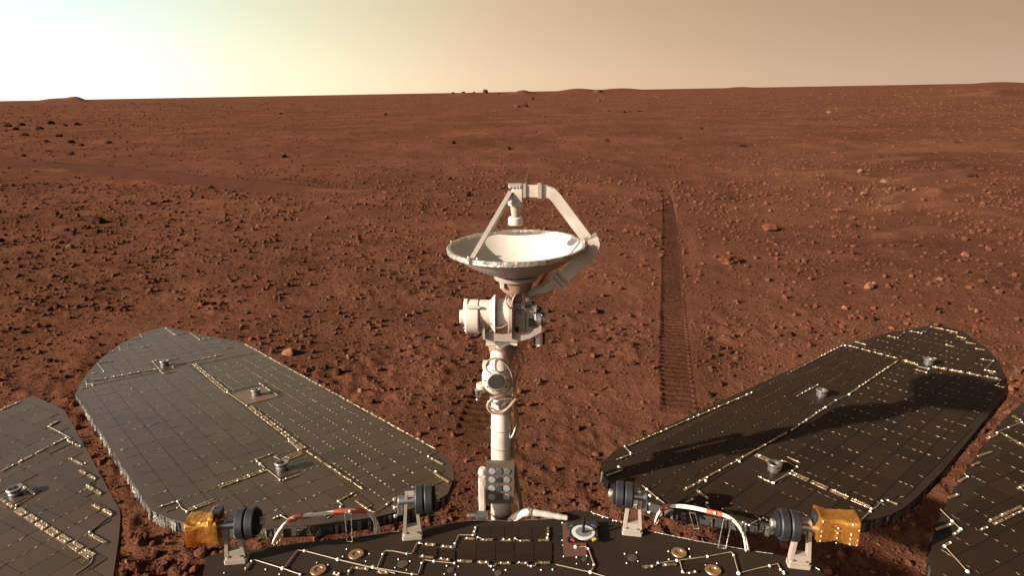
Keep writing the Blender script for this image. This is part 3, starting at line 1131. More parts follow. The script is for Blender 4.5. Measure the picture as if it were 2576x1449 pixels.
# ---- the two front wings, cut by the picture's edges
ff = Frame(FP, 26.0, (150, 1300))
F_OUT = [(83, 996), (158, 1029), (172, 1048), (301, 1283), (303, 1304), (298, 1360), (285, 1449), (262, 1560), (180, 1700), (-300, 1800), (-700, 1600), (-760, 1400), (-300, 1150), (-60, 1052), (0, 1030)]
hf = []
a, c = ff.px(40, 1246)
hf.append((a, c, 0.038, 0.036))
lf, f_poly = wing(ff, F_OUT, [(0.0, 0.084, 0.008, 0.0695, (-14, 10), (-14, 5), 'a')], hf,
                  'pale brown solar wing cut off by the left picture edge', lit_copy=True)
strips(lf, ff, [sg(x8, (0, 165), (165, 95)), sg(x8, (380, 290), (460, 245)), sg(x8, (0, 650), (515, 380)), sg(x8, (530, 400), (635, 455)), sg(x8, (535, 535), (640, 590)),
                sg(x8, (615, 630), (740, 700)), sg(x8, (675, 755), (795, 825)), sg(x8, (720, 900), (870, 975)), sg(x8, (690, 1125), (830, 1205)), sg(x8, (150, 740), (270, 820)),
                sg(x8, (0, 850), (110, 925)), sg(x8, (130, 935), (725, 1315), True)], width=0.0085)
wires(lf, ff, [ln(x8, (380, 293, 1), (465, 337, 1), (552, 385), (530, 398, 1)), ln(x8, (742, 700, 1.2), (680, 752, 1)), ln(x8, (868, 980, 1.4), (700, 1115, 1.2)),
               ln(x8, (270, 820, .9), (130, 905, 1), (125, 930, 1)), ln(x8, (725, 1318), (705, 1365), (580, 1449)), ln(x8, (640, 588, .8), (665, 580, 1)), ln(x8, (515, 380, 1.2), (535, 395, 1))])

fg = Frame(GP, 64.0, (2480, 1300))
G_OUT = [(2590, 1004), (2545, 1035), (2515, 1068), (2500, 1092), (2470, 1130), (2440, 1170), (2412, 1212), (2388, 1255), (2366, 1300), (2352, 1330), (2345, 1360), (2338, 1420), (2352, 1500), (2420, 1640), (2900, 1700), (3400, 1400), (3300, 1200), (2800, 980)]
rf, g_poly = wing(fg, G_OUT, [(0.0, 0.0735, -0.012, 0.0608, (-5, 16), (-9, 14), 'b')], [],
                  'dark solar wing cut off by the right picture edge')
strips(rf, fg, [sg(zz6, (1230, 610), (1290, 645)), sg(zz6, (1170, 700), (1310, 778)), sg(zz6, (1050, 830), (1135, 800)), sg(zz6, (1020, 878), (1070, 857)), sg(zz6, (895, 1048), (960, 1025)),
                sg(zz6, (950, 962), (1000, 935)), sg(zz6, (830, 1217), (930, 1177)), sg(zz6, (920, 1243), (968, 1217)), sg(zz6, (1120, 1180), (1300, 1095), True), sg(zz6, (1065, 1218), (1110, 1195)),
                sg(zz6, (1100, 735), (1160, 712)), sg(zz6, (885, 1295), (920, 1278)), sg(zz6, (1260, 1000), (1310, 970))], width=0.0072)
wires(rf, fg, [ln(zz6, (1155, 703, 1.2), (1215, 675, 1), (1285, 648, 1.1)), ln(zz6, (985, 918), (1000, 935, 1.2), (965, 960)), ln(zz6, (858, 1106), (920, 1168, 1.3), (965, 1210, 1.4)),
               ln(zz6, (880, 1300, 1.4), (1000, 1433, 1.5)), ln(zz6, (1275, 992, 1.2), (1310, 1020))])

# ---- cells: the 300 that show largest one by one, the others joined per wing
CELLS.sort(key=lambda t: -t[0])
N_DECK_CELLS = 18
single = [c for c in CELLS if c[3]][:300 - N_DECK_CELLS]
sid = set(id(c) for c in single)
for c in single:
    inst('solar_cell', LIT_ME if c[1].name in LIT else CELL_ME, c[2], c[1])
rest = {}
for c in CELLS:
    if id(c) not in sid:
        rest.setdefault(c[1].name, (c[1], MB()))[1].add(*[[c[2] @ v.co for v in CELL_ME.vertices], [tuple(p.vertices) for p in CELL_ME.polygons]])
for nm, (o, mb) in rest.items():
    build('solar_cell_field', mb, M['lit_cell' if nm in LIT else 'cell'], o, kind='stuff')

# ---- top deck
D_OUT = [(520, 1402), (545, 1393), (625, 1386), (760, 1366), (900, 1352), (1000, 1338), (1055, 1330), (1120, 1318), (1180, 1311), (1220, 1308), (1290, 1312), (1398, 1306), (1408, 1290),
         (1440, 1286), (1478, 1288), (1545, 1310), (1600, 1326), (1640, 1339), (1750, 1362), (1880, 1385), (1990, 1402), (2060, 1436), (2140, 1500), (2100, 1900), (400, 1900), (500, 1500)]
b = MB()
top = [dk(*p) for p in D_OUT]
nD = Vector((0, DECK[1], 1)).normalized()
n = len(top)
b.add(top, [tuple(range(n - 1, -1, -1))])
b.add([p - nD * 0.03 for p in top], [tuple(range(n))])
b.add(top + [p - nD * 0.03 for p in top], [(i, (i + 1) % n, n + (i + 1) % n, n + i) for i in range(n)])
deck = build('top_deck', b, M['board'], rover, label='dark deck with wires and a few solar cells at the bottom edge')
fd = Frame(DECK, 0.0, (1288, 1400))
# bright worn rim of the deck's far edge
for pts in ([(900, 1351), (960, 1343)], [(965, 1342), (1005, 1337)], [(1545, 1309), (1552, 1312)], [(1640, 1338), (1760, 1363)], [(1762, 1363), (1885, 1385)], [(1900, 1388), (1945, 1394)], [(2040, 1422), (2062, 1435)],
            [(1180, 1310), (1286, 1311)], [(1300, 1310), (1396, 1305)], [(1490, 1291), (1530, 1304)]):
    b = MB()
    b.tube([dk(*p, 0.0008) for p in pts], 0.0009, seg=6)
    build('edge_trim', b, M['silver'], deck)

zA = Z(822.6, 1302.5, 0.1331)
zB = Z(1563, 1302.5, 0.1331)
zC = Z(534.7, 1302.5, 0.1331)
zD = Z(1850.9, 1302.5, 0.1331)
zE = Z(1165.4, 1233.9, 0.1597)


def deck_cell(z, x0, y0, x1, y1, x2=None, x3=None):
    """one cell from its four corners in the picture"""
    c = [z(x0, y0), z(x1, y0), z(x1 if x2 is None else x2, y1), z(x0 if x3 is None else x3, y1)]
    P = [dk(*p, 0.002) for p in c]
    cen = sum(P, Vector()) / 4
    P = [cen + (p - cen) * 0.965 for p in P]
    b = MB()
    b.prism([p - nD * 0.0012 for p in reversed(P)], nD * 0.0014)
    build('solar_cell', b, M['cell'], deck)


xs_ = [215, 435, 650, 868, 1085, 1318]
for i in range(5):
    deck_cell(zE, xs_[i], 570, xs_[i + 1], 750)
xs_ = [-90, 205, 510, 810, 1112, 1400]
for i in range(5):
    deck_cell(zE, xs_[i], 828, xs_[i + 1], 975)
for i in range(5):
    deck_cell(zE, xs_[i] - 4, 992, xs_[i + 1] - 2, 1132)
deck_cell(zA, 1745, 585, 2080, 750)
deck_cell(zA, 2120, 625, 2420, 800)
deck_cell(zB, 1090, 860, 1590, 1010, 1640, 1170)
strips(deck, fd, [sg(zA, (1810, 520), (2080, 550)), sg(zA, (2120, 560), (2430, 590)), sg(zA, (1720, 755), (2040, 790)), sg(zA, (2080, 805), (2360, 830)), sg(zA, (2440, 840), (2576, 852)),
                  sg(zA, (490, 960), (820, 1015)), sg(zA, (910, 1045), (1190, 1085)), sg(zA, (80, 1080), (280, 1110)),
                  sg(zE, (0, 775), (205, 790)), sg(zE, (245, 800), (500, 800)), sg(zE, (575, 800), (790, 815)), sg(zE, (830, 820), (1085, 810)), sg(zE, (1155, 810), (1380, 805)),
                  sg(zE, (205, 575), (165, 715)), sg(zE, (1335, 585), (1328, 770)), sg(zE, (-110, 1135), (165, 1145)), sg(zE, (195, 1155), (430, 1165)), sg(zE, (525, 1170), (775, 1170)),
                  sg(zE, (815, 1170), (1050, 1170)), sg(zE, (1150, 1165), (1390, 1160)), sg(zB, (370, 970), (650, 940)), sg(zB, (745, 930), (1070, 905)), sg(zB, (1200, 1085), (1465, 1050)),
                  sg(zC, (590, 1050), (730, 865)), sg(zD, (870, 1020), (930, 1130))], width=0.0062, step=0.045)
wires(deck, fd, [
    ln(zC, (740, 845, .9), (800, 822), (1330, 985, 1.6), (1660, 1100, 1)), ln(zC, (1370, 960), (1610, 640), (1740, 652, 1.2), (2370, 817, 1.5), (3450, 1080)),
    ln(zA, (0, 762), (210, 820, 1.4), (870, 965, 1.5), (1610, 1095, 1), (1725, 1103), (1795, 885, 1), (1840, 822), (2025, 850, 1.2), (2410, 887, 1), (2450, 862)),
    ln(zA, (960, 960), (1055, 720, 1), (1100, 652), (1250, 655), (1510, 708, 1), (1612, 706), (1700, 508), (1750, 502, 1), (1810, 520)),
    ln(zA, (2420, 592), (2420, 515, 1), (2490, 352), (2640, 352), (2760, 355, 1), (2810, 350)), ln(zA, (400, 1105), (420, 1035, 1), (490, 950)),
    ln(zE, (390, 1165), (402, 1212), (440, 1218, 1), (502, 1213), (525, 1170)), ln(zE, (1002, 1170), (1018, 1207), (1070, 1216, 1), (1140, 1210), (1150, 1165)),
    ln(zE, (1460, 1190), (2005, 1312, 1.5), (2300, 1400)), ln(zE, (1770, 912, 1.6), (1920, 905), (1970, 942, 1), (2060, 1195, 1.1), (2012, 1308)),
    ln(zE, (205, 790), (232, 762, 1), (290, 780)), ln(zE, (790, 815), (818, 782, 1), (870, 810)), ln(zE, (1325, 770, 1.1), (1330, 800)),
    ln(zB, (650, 940), (695, 886, 1.1), (1050, 836, 1.3), (1630, 760, 1.2), (2075, 673), (2122, 735, 1), (2215, 1080, 1.6), (2576, 985), (2800, 938, 1.2), (2955, 893), (3010, 1010, 1), (3075, 1110)),
    ln(zB, (1100, 836), (1158, 1050, 1.1), (1200, 1087)), ln(zE, (1560, 880), (1580, 895))])
# rivets
b = MB()
R = random.Random(3)
for z, pts in ((zA, [(800, 690), (300, 740), (735, 830), (1350, 795), (1570, 830), (1285, 950), (1505, 995), (2265, 915), (2485, 930), (2220, 1070), (2430, 1085), (370, 600)]),
               (zB, [(65, 690), (290, 665), (100, 865), (315, 830), (890, 645), (1300, 745), (900, 795), (1285, 595), (1590, 905), (1805, 870)]),
               (zC, [(1005, 985), (1265, 1075), (220, 1050), (1970, 855), (2185, 900), (975, 190)]),
               (zE, [(480, 1258), (670, 1260), (1228, 1258), (1410, 1252), (1560, 790), (1560, 515), (1580, 1045), (1945, 1035), (1785, 1060), (1970, 1170), (1785, 1160), (2490, 500), (2360, 480), (2195, 430), (2060, 370), (2020, 340)])):
    for p in pts:
        b.ball(dk(*z(*p), 0.001), R.uniform(0.0014, 0.0022), 7, 4)
build('rivet', b, M['bead'], deck, kind='stuff')
for z, x, y in ((zA, 552, 712), (zC, 2002, 1010), (zB, 1090, 683), (zB, 1735, 1015)):
    b = MB()
    b.lathe(dk(*z(x, y)), nD, [(0.0165, 0), (0.0175, 0.002), (0.0165, 0.004), (0.009, 0.004), (0.008, 0.0022), (0.0, 0.0022)], seg=24)
    build('insulating_ring', b, M['amber'], deck)
for z, x, y, r_ in ((zA, 1430, 885, 0.012), (zB, 207, 768, 0.0115), (zA, 2335, 1000, 0.008), (zE, 550, 1310, 0.008), (zE, 1905, 1095, 0.006)):
    b = MB()
    b.lathe(dk(*z(x, y)), nD, [(r_, 0), (r_, 0.0015), (0, 0.0018)], seg=20)
    build('round_plug', b, M['dull_disc'], deck)
b = MB()
b.prism([dk(*zE(*p), 0.001) for p in ((1565, 520), (1570, 860), (1590, 1050), (1945, 1040), (1940, 840), (1700, 830), (1690, 520))], nD * 0.0012)
build('mounting_plate', b, M['rust_plate'], deck)

# ---- hinges
NUP = Vector((0, 0.06, 1)).normalized()


def hinge(base_px, v_axis, drum_u, drum_r, gold_u=None, gold_r=None, side=1, axis=None, lit=True, motor=None):
    base = dk(*base_px, 0.0)
    yb = base.y
    root = empty('hinge', base, rover)
    sc = FPX / project(base)[2]                       # pixels per metre here
    H = (base_px[1] - v_axis) / sc / CP * 0.96
    X = axis.normalized()
    Zv = NUP
    Y = Zv.cross(X).normalized()
    ax_c = base + Zv * H
    w0, w1, t = 0.022, 0.013, 0.009
    # foot block with bolts
    b = MB()
    b.box(base + Zv * 0.004, X * 0.024, Y * 0.012, Zv * 0.006, bevel=0.003)
    b.box(base + Zv * 0.0135, X * 0.0215, Y * 0.0095, Zv * 0.0040, bevel=0.003)
    build('foot', b, M['alu'], root)
    for sx in (-1, 1):
        b = MB()
        b.lathe(base + Zv * 0.0175 - Y * 0.0055 + X * (0.013 * sx), Zv, [(0.0055, 0), (0.0055, 0.003), (0.003, 0.0035), (0.0026, 0.002), (0, 0.002)], seg=12)
        build('bolt', b, M['steel'], root)
    # slotted bracket: two tapering cheeks joined below and above
    z0, z1 = 0.0175, H + 0.018
    b = MB()
    for sx in (-1, 1):
        o0, o1 = base + Zv * z0 + X * (w0 * sx), base + Zv * z1 + X * (w1 * sx)
        i0, i1 = base + Zv * (z0 + 0.016) + X * ((w0 - t) * sx), base + Zv * (z1 - 0.006) + X * ((w1 - 0.006) * sx)
        i0b = base + Zv * z0 + X * ((w0 - t) * sx)
        i1b = base + Zv * z1 + X * ((w1 - 0.006) * sx)
        q_ = [o0, i0b, i0, i1, i1b, o1]
        if sx < 0:
            q_ = q_[::-1]
        b.prism([p - Y * 0.009 for p in q_], Y * 0.018)
    b.box(base + Zv * (z0 + 0.0075), X * (w0 - t - 0.0002), Y * 0.0085, Zv * 0.0075)
    b.box(base + Zv * (z1 - 0.003), X * (w1 - 0.0062), Y * 0.0085, Zv * 0.0028)
    build('bracket', b, M['alu'], root)
    # shaft
    b = MB()
    ds_ = 1 if drum_u > base_px[0] else -1
    b.cyl(ax_c - X * (0.030 * ds_), ax_c + X * (0.03 * ds_), 0.0105, seg=18)
    build('shaft', b, M['steel'], root)
    # double drum
    ds = 1 if drum_u > base_px[0] else -1
    off = abs(drum_u - base_px[0]) / sc
    rr = drum_r / sc
    for k in (-1, 1):
        c = ax_c + X * (ds * (off + k * 0.0105))
        b = MB()
        b.cyl(c - X * 0.0092, c + X * 0.0092, rr, seg=36)
        build('drum', b, M['black'], root)
    b = MB()
    b.cyl(ax_c + X * ds * (off - 0.0215), ax_c + X * ds * (off + 0.0265), rr * 0.82, seg=28)
    build('drum_core', b, M['jet'], root)
    b = MB()
    c = ax_c + X * ds * (off + 0.0265)
    b.cyl(c, c + X * ds * 0.010, 0.010, seg=14)
    build('cap', b, M['silver'], root)
    if gold_u:
        g0 = ax_c + X * ((gold_u[0] - base_px[0]) / sc)
        g1 = ax_c + X * ((gold_u[1] - base_px[0]) / sc)
        dr = Zv * gold_r[1]
        Lg = (g1 - g0)
        seg, rings = 40, 22
        vs, fs = [], []
        RR = random.Random(int(base_px[0]))
        for i in range(rings + 1):
            t_ = i / rings
            for j in range(seg):
                a_ = 2 * math.pi * j / seg
                ca, sa = math.cos(a_), math.sin(a_)
                e = 0.38
                rx = math.copysign(abs(ca) ** e, ca); rz = math.copysign(abs(sa) ** e, sa)
                sag = 0.9 + 0.16 * abs(2 * t_ - 1) ** 2 + 0.02 * RR.uniform(-1, 1)
                if i in (0, rings):
                    sag *= 0.97
                cr_ = 0.0012 * math.sin(9 * t_ + 2 * a_ + 2 * math.sin(3 * a_)) + 0.0011 * (abs(math.sin(7 * t_ + 3.0 * a_)) - abs(math.sin(5 * t_ - 2.0 * a_ + 1)))
                r_ = gold_r[0] * sag + cr_
                vs.append(g0 + Lg * t_ + dr + Y * (rx * r_ * 0.85) + Zv * (rz * r_))
        for i in range(rings):
            for j in range(seg):
                fs.append((i * seg + j, i * seg + (j + 1) % seg, (i + 1) * seg + (j + 1) % seg, (i + 1) * seg + j))
        b = MB()
        b.add(vs, fs, True)
        b.add(vs[:seg], [tuple(range(seg))])
        b.add(vs[-seg:], [tuple(range(seg - 1, -1, -1))])
        build('motor_cover', b, M['gold'], root, label='crinkled gold foil motor cover')
        if ds > 0:
            t0_, t1_ = g0 - X * 0.006, g0 + Lg.normalized() * 0.017
            vs2, fs2 = [], []
            for i_, tt in enumerate((t0_, t0_.lerp(t1_, 0.33), t0_.lerp(t1_, 0.66), t1_)):
                for j in range(seg):
                    a_ = 2 * math.pi * j / seg
                    ca, sa = math.cos(a_), math.sin(a_)
                    rx = math.copysign(abs(ca) ** 0.3, ca); rz = math.copysign(abs(sa) ** 0.3, sa)
                    rr_ = gold_r[0] * (1.03, 1.05, 1.05, 1.02)[i_]
                    vs2.append(tt + dr + Zv * 0.007 + Y * (rx * rr_ * 0.8) + Zv * (rz * rr_ * 1.06))
            for i_ in range(3):
                for j in range(seg):
                    fs2.append((i_ * seg + j, i_ * seg + (j + 1) % seg, (i_ + 1) * seg + (j + 1) % seg, (i_ + 1) * seg + j))
            b = MB()
            b.add(vs2, fs2, True)
            b.add(vs2[:seg], [tuple(range(seg))])
            b.add(vs2[-seg:], [tuple(range(seg - 1, -1, -1))])
            build('cover_collar', b, M['gold'], root)
        # flange and sensor head next to the cover
        f0 = ax_c + X * (math.copysign(0.030, gold_u[0] - base_px[0]))
        b = MB()
        b.cyl(f0 - X * 0.003, f0 + X * 0.003, rr * 0.80, seg=24)
        build('flange', b, M['steel'], root)
        b = MB()
        c = f0 + Zv * (rr * 0.92)
        b.box(c - X * math.copysign(0.004, gold_u[0] - base_px[0]), X * 0.010, Y * 0.012, Zv * 0.009, bevel=0.002)
        build('sensor', b, M['black'], root)
        # staples of white thread along the foil seams
        b = MB()
        for t_ in (0.06, 0.46, 0.8, 0.97):
            for k in range(5):
                zc = (k - 2) * 0.42
                p = g0 + Lg * t_ + dr - Y * (gold_r[0] * 0.86) + Zv * (gold_r[0] * zc * 0.9)
                if RR.random() < (0.8 if ds < 0 else 0.2):
                    b.ball(p, RR.uniform(0.0012, 0.0022), 6, 4)
        build('stitch', b, M['bead'], root, kind='stuff')
    else:
        # cluster of small connectors on the free end
        s2 = -ds
        b = MB()
        c = ax_c + X * (s2 * 0.026) - Zv * 0.012
        b.box(c - Zv * 0.006, X * 0.006, Y * 0.008, Zv * 0.016, bevel=0.002)
        build('connector', b, M['steel'], root)
        for k in range(3):
            b = MB()
            p = c + Zv * (0.018 - 0.022 * k) + X * (s2 * 0.008)
            b.cyl(p, p + X * (s2 * 0.006) - Y * 0.005, 0.0042, seg=12)
            build('connector_pin', b, M['silver'], root)
    return root, ax_c


axL = on_plane(1068, 1260, 0.86, 0.05) - on_plane(631, 1320, 0.86, 0.05)
axR = on_plane(2000, 1325, 0.86, 0.05) - on_plane(1570, 1250, 0.86, 0.05)
axL = Vector((1, 0.10, 0)) if False else Vector((axL.x, axL.y * 0.55, 0))
axR = Vector((axR.x, axR.y * 0.55, 0))
hinge((596, 1412), 1306, 632, 38, gold_u=(570, 497), gold_r=(0.0315, -0.005), side=1, axis=axL)
hinge((1038, 1352), 1246, 1070, 36, side=1, axis=axL)
hinge((1590, 1342), 1236, 1566, 32, side=-1, axis=axR)
hinge((2008, 1424), 1312, 1972, 38, gold_u=(2034, 2124), gold_r=(0.0315, 0.011), side=-1, axis=axR)


# ---- cable harnesses between deck and wings
def harness(pts, red_spans, supports, label):
    P = np.array([list(on_plane(u, v, 0.80 + dz, 0.06)) for u, v, dz in pts])
    # smooth
    for _ in range(3):
        Q = [P[0]]
        for a, c in zip(P[:-1], P[1:]):
            Q += [a * 0.75 + c * 0.25, a * 0.25 + c * 0.75]
        Q.append(P[-1]); P = np.array(Q)
    seg = np.linalg.norm(np.diff(P, axis=0), axis=1)
    S = np.concatenate([[0], np.cumsum(seg)]); S /= S[-1]
    b = MB()
    nst = 9
    R = random.Random(len(pts))
    for k in range(nst):
        a0 = 2 * math.pi * k / nst
        rad_ = 0.0042 * math.sqrt((k + 0.5) / nst)
        path = []
        for i in range(0, len(P), 2):
            sp = 1.0 + 1.1 * max(0, abs(2 * S[i] - 1) - 0.75) * 4
            a_ = a0 + 3.0 * S[i]
            path.append(Vector(P[i]) + Vector((math.cos(a_) * rad_ * sp, math.sin(a_ * 1.3) * rad_ * sp, math.sin(a_) * rad_ * sp)))
        b.tube(path, 0.0014, seg=6)
    o = build('cable_harness', b, M['bundle'], rover, label=label)

    def at(t):
        return Vector([np.interp(t, S, P[:, j]) for j in range(3)])
    for t0, t1 in red_spans:
        b = MB()
        b.tube([at(t0 + (t1 - t0) * k / 6) for k in range(7)], 0.0059, seg=10)
        build('tape_band', b, M['red'], o)
        b = MB()
        m = at((t0 + t1) / 2)
        b.ball(m - Vector((0, 0.007, -0.004)), 0.0034, 8, 5)
        build('tie_knot', b, M['bead'], o)
    for u0, v0, u1, v1, w in supports:
        y_ = on_plane((u0 + u1) / 2, v1, 0.80, 0.06).y
        p = [at_y(u0, v0, y_), at_y(u1, v1, y_), at_y(u1 + w, v1 + 2, y_), at_y(u0 + w, v0 + 2, y_)]
        b = MB()
        b.tube(p + [p[0]], 0.0014, seg=6)
        build('wire_support', b, M['silver'], o)
    return o


harness([(694, 1362, -0.03), (703, 1335, 0.0), (722, 1312, 0.03), (752, 1298, 0.05), (800, 1294, 0.055), (850, 1288, 0.055), (900, 1284, 0.05), (930, 1290, 0.03), (946, 1315, 0.0), (950, 1350, -0.03)],
        ((0.22, 0.34), (0.55, 0.78)), ((868, 1290, 872, 1362, 15), (741, 1302, 740, 1333, 13)), 'white cable bundle bound in dark red tape at the left wing')
harness([(1652, 1312, -0.03), (1657, 1290, 0.0), (1672, 1277, 0.03), (1695, 1272, 0.05), (1740, 1277, 0.055), (1790, 1289, 0.055), (1830, 1298, 0.055), (1856, 1318, 0.04), (1872, 1348, 0.015), (1879, 1388, -0.01)],
        ((0.17, 0.29), (0.56, 0.67)), ((1821, 1307, 1806, 1379, 20), (1735, 1290, 1745, 1330, 14)), 'white cable bundle bound in orange tape at the right wing')

# ---- sundial on the deck
c0 = dk(1468, 1341, 0.006)
P4 = [dk(*zE(*p), 0.004) for p in ((1668, 818), (2122, 806), (2095, 532), (1680, 535))]
b = MB()
b.prism(P4[::-1], nD * 0.009)
b.v = [tuple(p) for p in b.v]
dial = build('sundial', b, M['gun'], rover, label='square sundial plate with a white ring and four coloured corners')
zt = 0.0136
grey = plain('dial_grey', (0.09, 0.083, 0.077), rough=0.5)
lightg = plain('dial_light', (0.33, 0.30, 0.27), rough=0.5)
for r0, r1, mt, nm, up in ((0.0, 0.0275, lightg, 'dial_ring', 0.0), (0.0, 0.0185, grey, 'dial_face', 0.0007), (0.0, 0.009, plain('dial_dark', (0.08, 0.077, 0.073)), 'dial_centre', 0.0014)):
    b = MB()
    b.lathe(dk(*zE(1890, 672), zt - 0.002), nD, [(r1, 0), (r1, 0.0022 + up), (0, 0.0022 + up)], seg=32)
    build(nm, b, mt, dial)
b = MB()
p0 = dk(*zE(1890, 672), zt)
b.cyl(p0, p0 + Vector((0, 0, 0.047)), 0.0034, seg=12)
build('gnomon', b, M['jet'], dial)
for x, y, cc, nm in ((1695, 562, (0.015, 0.07, 0.022), 'green'), (2055, 560, (0.03, 0.035, 0.13), 'blue'), (1715, 780, (0.20, 0.012, 0.018), 'red'), (2060, 775, (0.34, 0.19, 0.015), 'yellow')):
    b = MB()
    c = dk(*zE(x, y), zt - 0.0002)
    b.box(c, Vector((0.0046, 0.0022 * (1 if x < 1900 else -1) * (1 if y < 600 else -1), 0)), Vector((-0.0015, 0.0040, 0)), nD * 0.001, bevel=0.0015)
    build('colour_patch', b, plain('patch_' + nm, cc, rough=0.5), dial, label=nm + ' corner patch')
    b = MB()
    c = dk(*zE(1655 if x < 1900 else 2125, y + 12), zt - 0.004)
    b.cyl(c - nD * 0.004, c + nD * 0.006, 0.0036, seg=10)
    build('post', b, M['jet'], dial)

# ---- antenna
AY = 1.32
ant = empty('antenna', at_y(1262, 1330, AY), rover)
ant['label'] = 'white dish antenna pointing straight up on a jointed pole'


def P(u, v, dy=0.0):
    return at_y(u, v, AY + dy)


def px_m(u, v, dy=0.0):
    return project(P(u, v, dy))[2] / FPX


def cylx(b, u0, u1, v, r, dy=0.0, r1=None, seg=24, v1=None):
    v1 = v if v1 is None else v1
    k = px_m((u0 + u1) / 2, v, dy)
    b.cyl(P(u0, v, dy), P(u1, v1, dy), r * k, seg=seg, r1=None if r1 is None else r1 * k)
    return b


def cylz(b, u, v0, v1, r0, r1=None, dy=0.0, seg=24, u1=None):
    k = px_m(u, (v0 + v1) / 2, dy)
    b.cyl(P(u, v0, dy), P(u if u1 is None else u1, v1, dy), r0 * k, seg=seg, r1=None if r1 is None else r1 * k)
    return b


# dish
rc = P(1299, 616)
RD = 173 * px_m(1299, 616)
tiltm = Euler((0.0, math.radians(-1.8), 0)).to_matrix()
UPD = (tiltm @ Vector((0, 0, 1))).normalized()
XD = (tiltm @ Vector((1, 0, 0))).normalized()
YD = UPD.cross(XD)
DEP = 0.066
prof_in = [(RD * t, -DEP * (1 - t * t)) for t in np.linspace(0.0, 0.965, 22)]
prof_out = [(RD * t * 0.995, -DEP * (1 - t * t) - 0.00495) for t in np.linspace(0.985, 0.0, 22)]
b = MB()
b.lathe(rc, UPD, prof_in, seg=72, ref=XD)
dish = build('dish', b, M['dish_white'], ant)
b = MB()
b.lathe(rc, UPD, prof_out, seg=72, ref=XD)
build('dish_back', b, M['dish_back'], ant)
b = MB()
b.lathe(rc, UPD, [(RD * 0.955, -0.00701), (RD * 0.957, 0.00124), (RD * 1.0, 0.00206), (RD * 1.012, 0.00041), (RD * 1.012, -0.00784), (RD * 0.985, -0.00866)], seg=72, ref=XD)
build('rim', b, M['silver'], ant)


def rim_at(deg, k=1.0, up=0.0):
    a_ = math.radians(deg)
    return rc + XD * (RD * k * math.cos(a_)) + YD * (RD * k * math.sin(a_)) + UPD * up


# bolts round the rim feet
b = MB()
for dg in (-131, -127, -122, 110, 114, 118, 168, -8, -4, 3, 7, 11):
    b.ball(rim_at(dg, 0.985, 0.00495), 0.00313, 7, 4)
build('rim_bolt', b, M['silver'], ant, kind='stuff')
# struts
blk = P(1296, 489)
for dg, tgt in ((-127, P(1284, 484, -0.0099)), (114, P(1284, 484, 0.0099))):
    b = MB()
    s0, s1 = rim_at(dg, 0.99, 0.0033), tgt
    b.tube([s0, s1], 0.0, rect=(0.00454, 0.00454), up=(1, 0, 0))
    build('strut', b, M['alu'], ant)
    b = MB()
    b.box(s0 + UPD * -0.0033, XD * 0.00742, YD * 0.00495, UPD * 0.0066, bevel=0.00165)
    build('strut_foot', b, M['steel'], ant)
# feed block and horn
k = px_m(1297, 490)
b = MB()
b.box(P(1301, 491), Vector((14 * k, 0, 0)), Vector((0, 0.0132, 0)), Vector((0, 0, 19 * k)), bevel=0.00247)
build('feed_block', b, M['white'], ant)
b = MB()
b.box(P(1296, 466), Vector((17 * k, 0, 0)), Vector((0, 0.01403, 0)), Vector((0, 0, 3.2 * k)), bevel=0.00165)
for sx in (-12, -4, 5, 12):
    b.cyl(P(1296 + sx, 474, -0.01279), P(1296 + sx, 466, -0.01279), 0.00181, seg=8)
build('feed_cap', b, M['alu'], ant)
b = MB()
cylz(b, 1297, 516, 506, 19, 20)
build('feed_collar', b, M['white'], ant)
b = MB()
cylz(b, 1297, 546, 514, 10, 14)
build('feed_horn', b, M['alu'], ant)
b = MB()
cylz(b, 1297, 566, 545, 18.5, 18.5)
build('feed_cup', b, M['white'], ant)
# square waveguide arm
wk = 13.5 * px_m(1400, 560)
b = MB()
b.tube([P(1312, 480), P(1340, 480), P(1372, 480), P(1388, 485), P(1399, 497), P(1476, 600)], 0.0, rect=(0.01072, wk), up=(0, 1, 0))
build('waveguide', b, M['white'], ant)
b = MB()
b.box(P(1357, 479), Vector((5 * k, 0, 0)), Vector((0, 0.01485, 0)), Vector((0, 0, 17 * k)))
b.box(P(1319, 479), Vector((4 * k, 0, 0)), Vector((0, 0.01361, 0)), Vector((0, 0, 15.5 * k)))
build('flange', b, M['alu'], ant)
b = MB()
b.tube([P(1470, 611, -0.0033), P(1502, 598, 0.0)], 0.0, rect=(0.0132, 0.00825), up=(0, 0, 1))
build('rim_clamp', b, M['alu'], ant)
b = MB()
b.tube([P(1489, 598), P(1493, 612), P(1489, 630), P(1476, 646), P(1404, 706)], 0.0, rect=(0.01072, wk * 1.05), up=(0, 1, 0))
build('waveguide', b, M['white'], ant)
b = MB()
c = P(1409, 703); d_ = (P(1404, 706) - P(1476, 646)).normalized()
n_ = Vector((-d_.z, 0, d_.x))
b.box(c, d_ * 0.00495, Vector((0, 0.0165, 0)), n_ * 0.01733)
b.box(c + d_ * 0.01155, d_ * 0.00495, Vector((0, 0.01485, 0)), n_ * 0.01485)
build('flange', b, M['alu'], ant)
b = MB()
b.tube([P(1398, 711), P(1372, 727), P(1346, 730), P(1334, 736), P(1330, 748), P(1330, 772)], 0.0, rect=(0.0066, 0.00701), up=(0, 1, 0))
build('waveguide', b, M['alu'], ant)
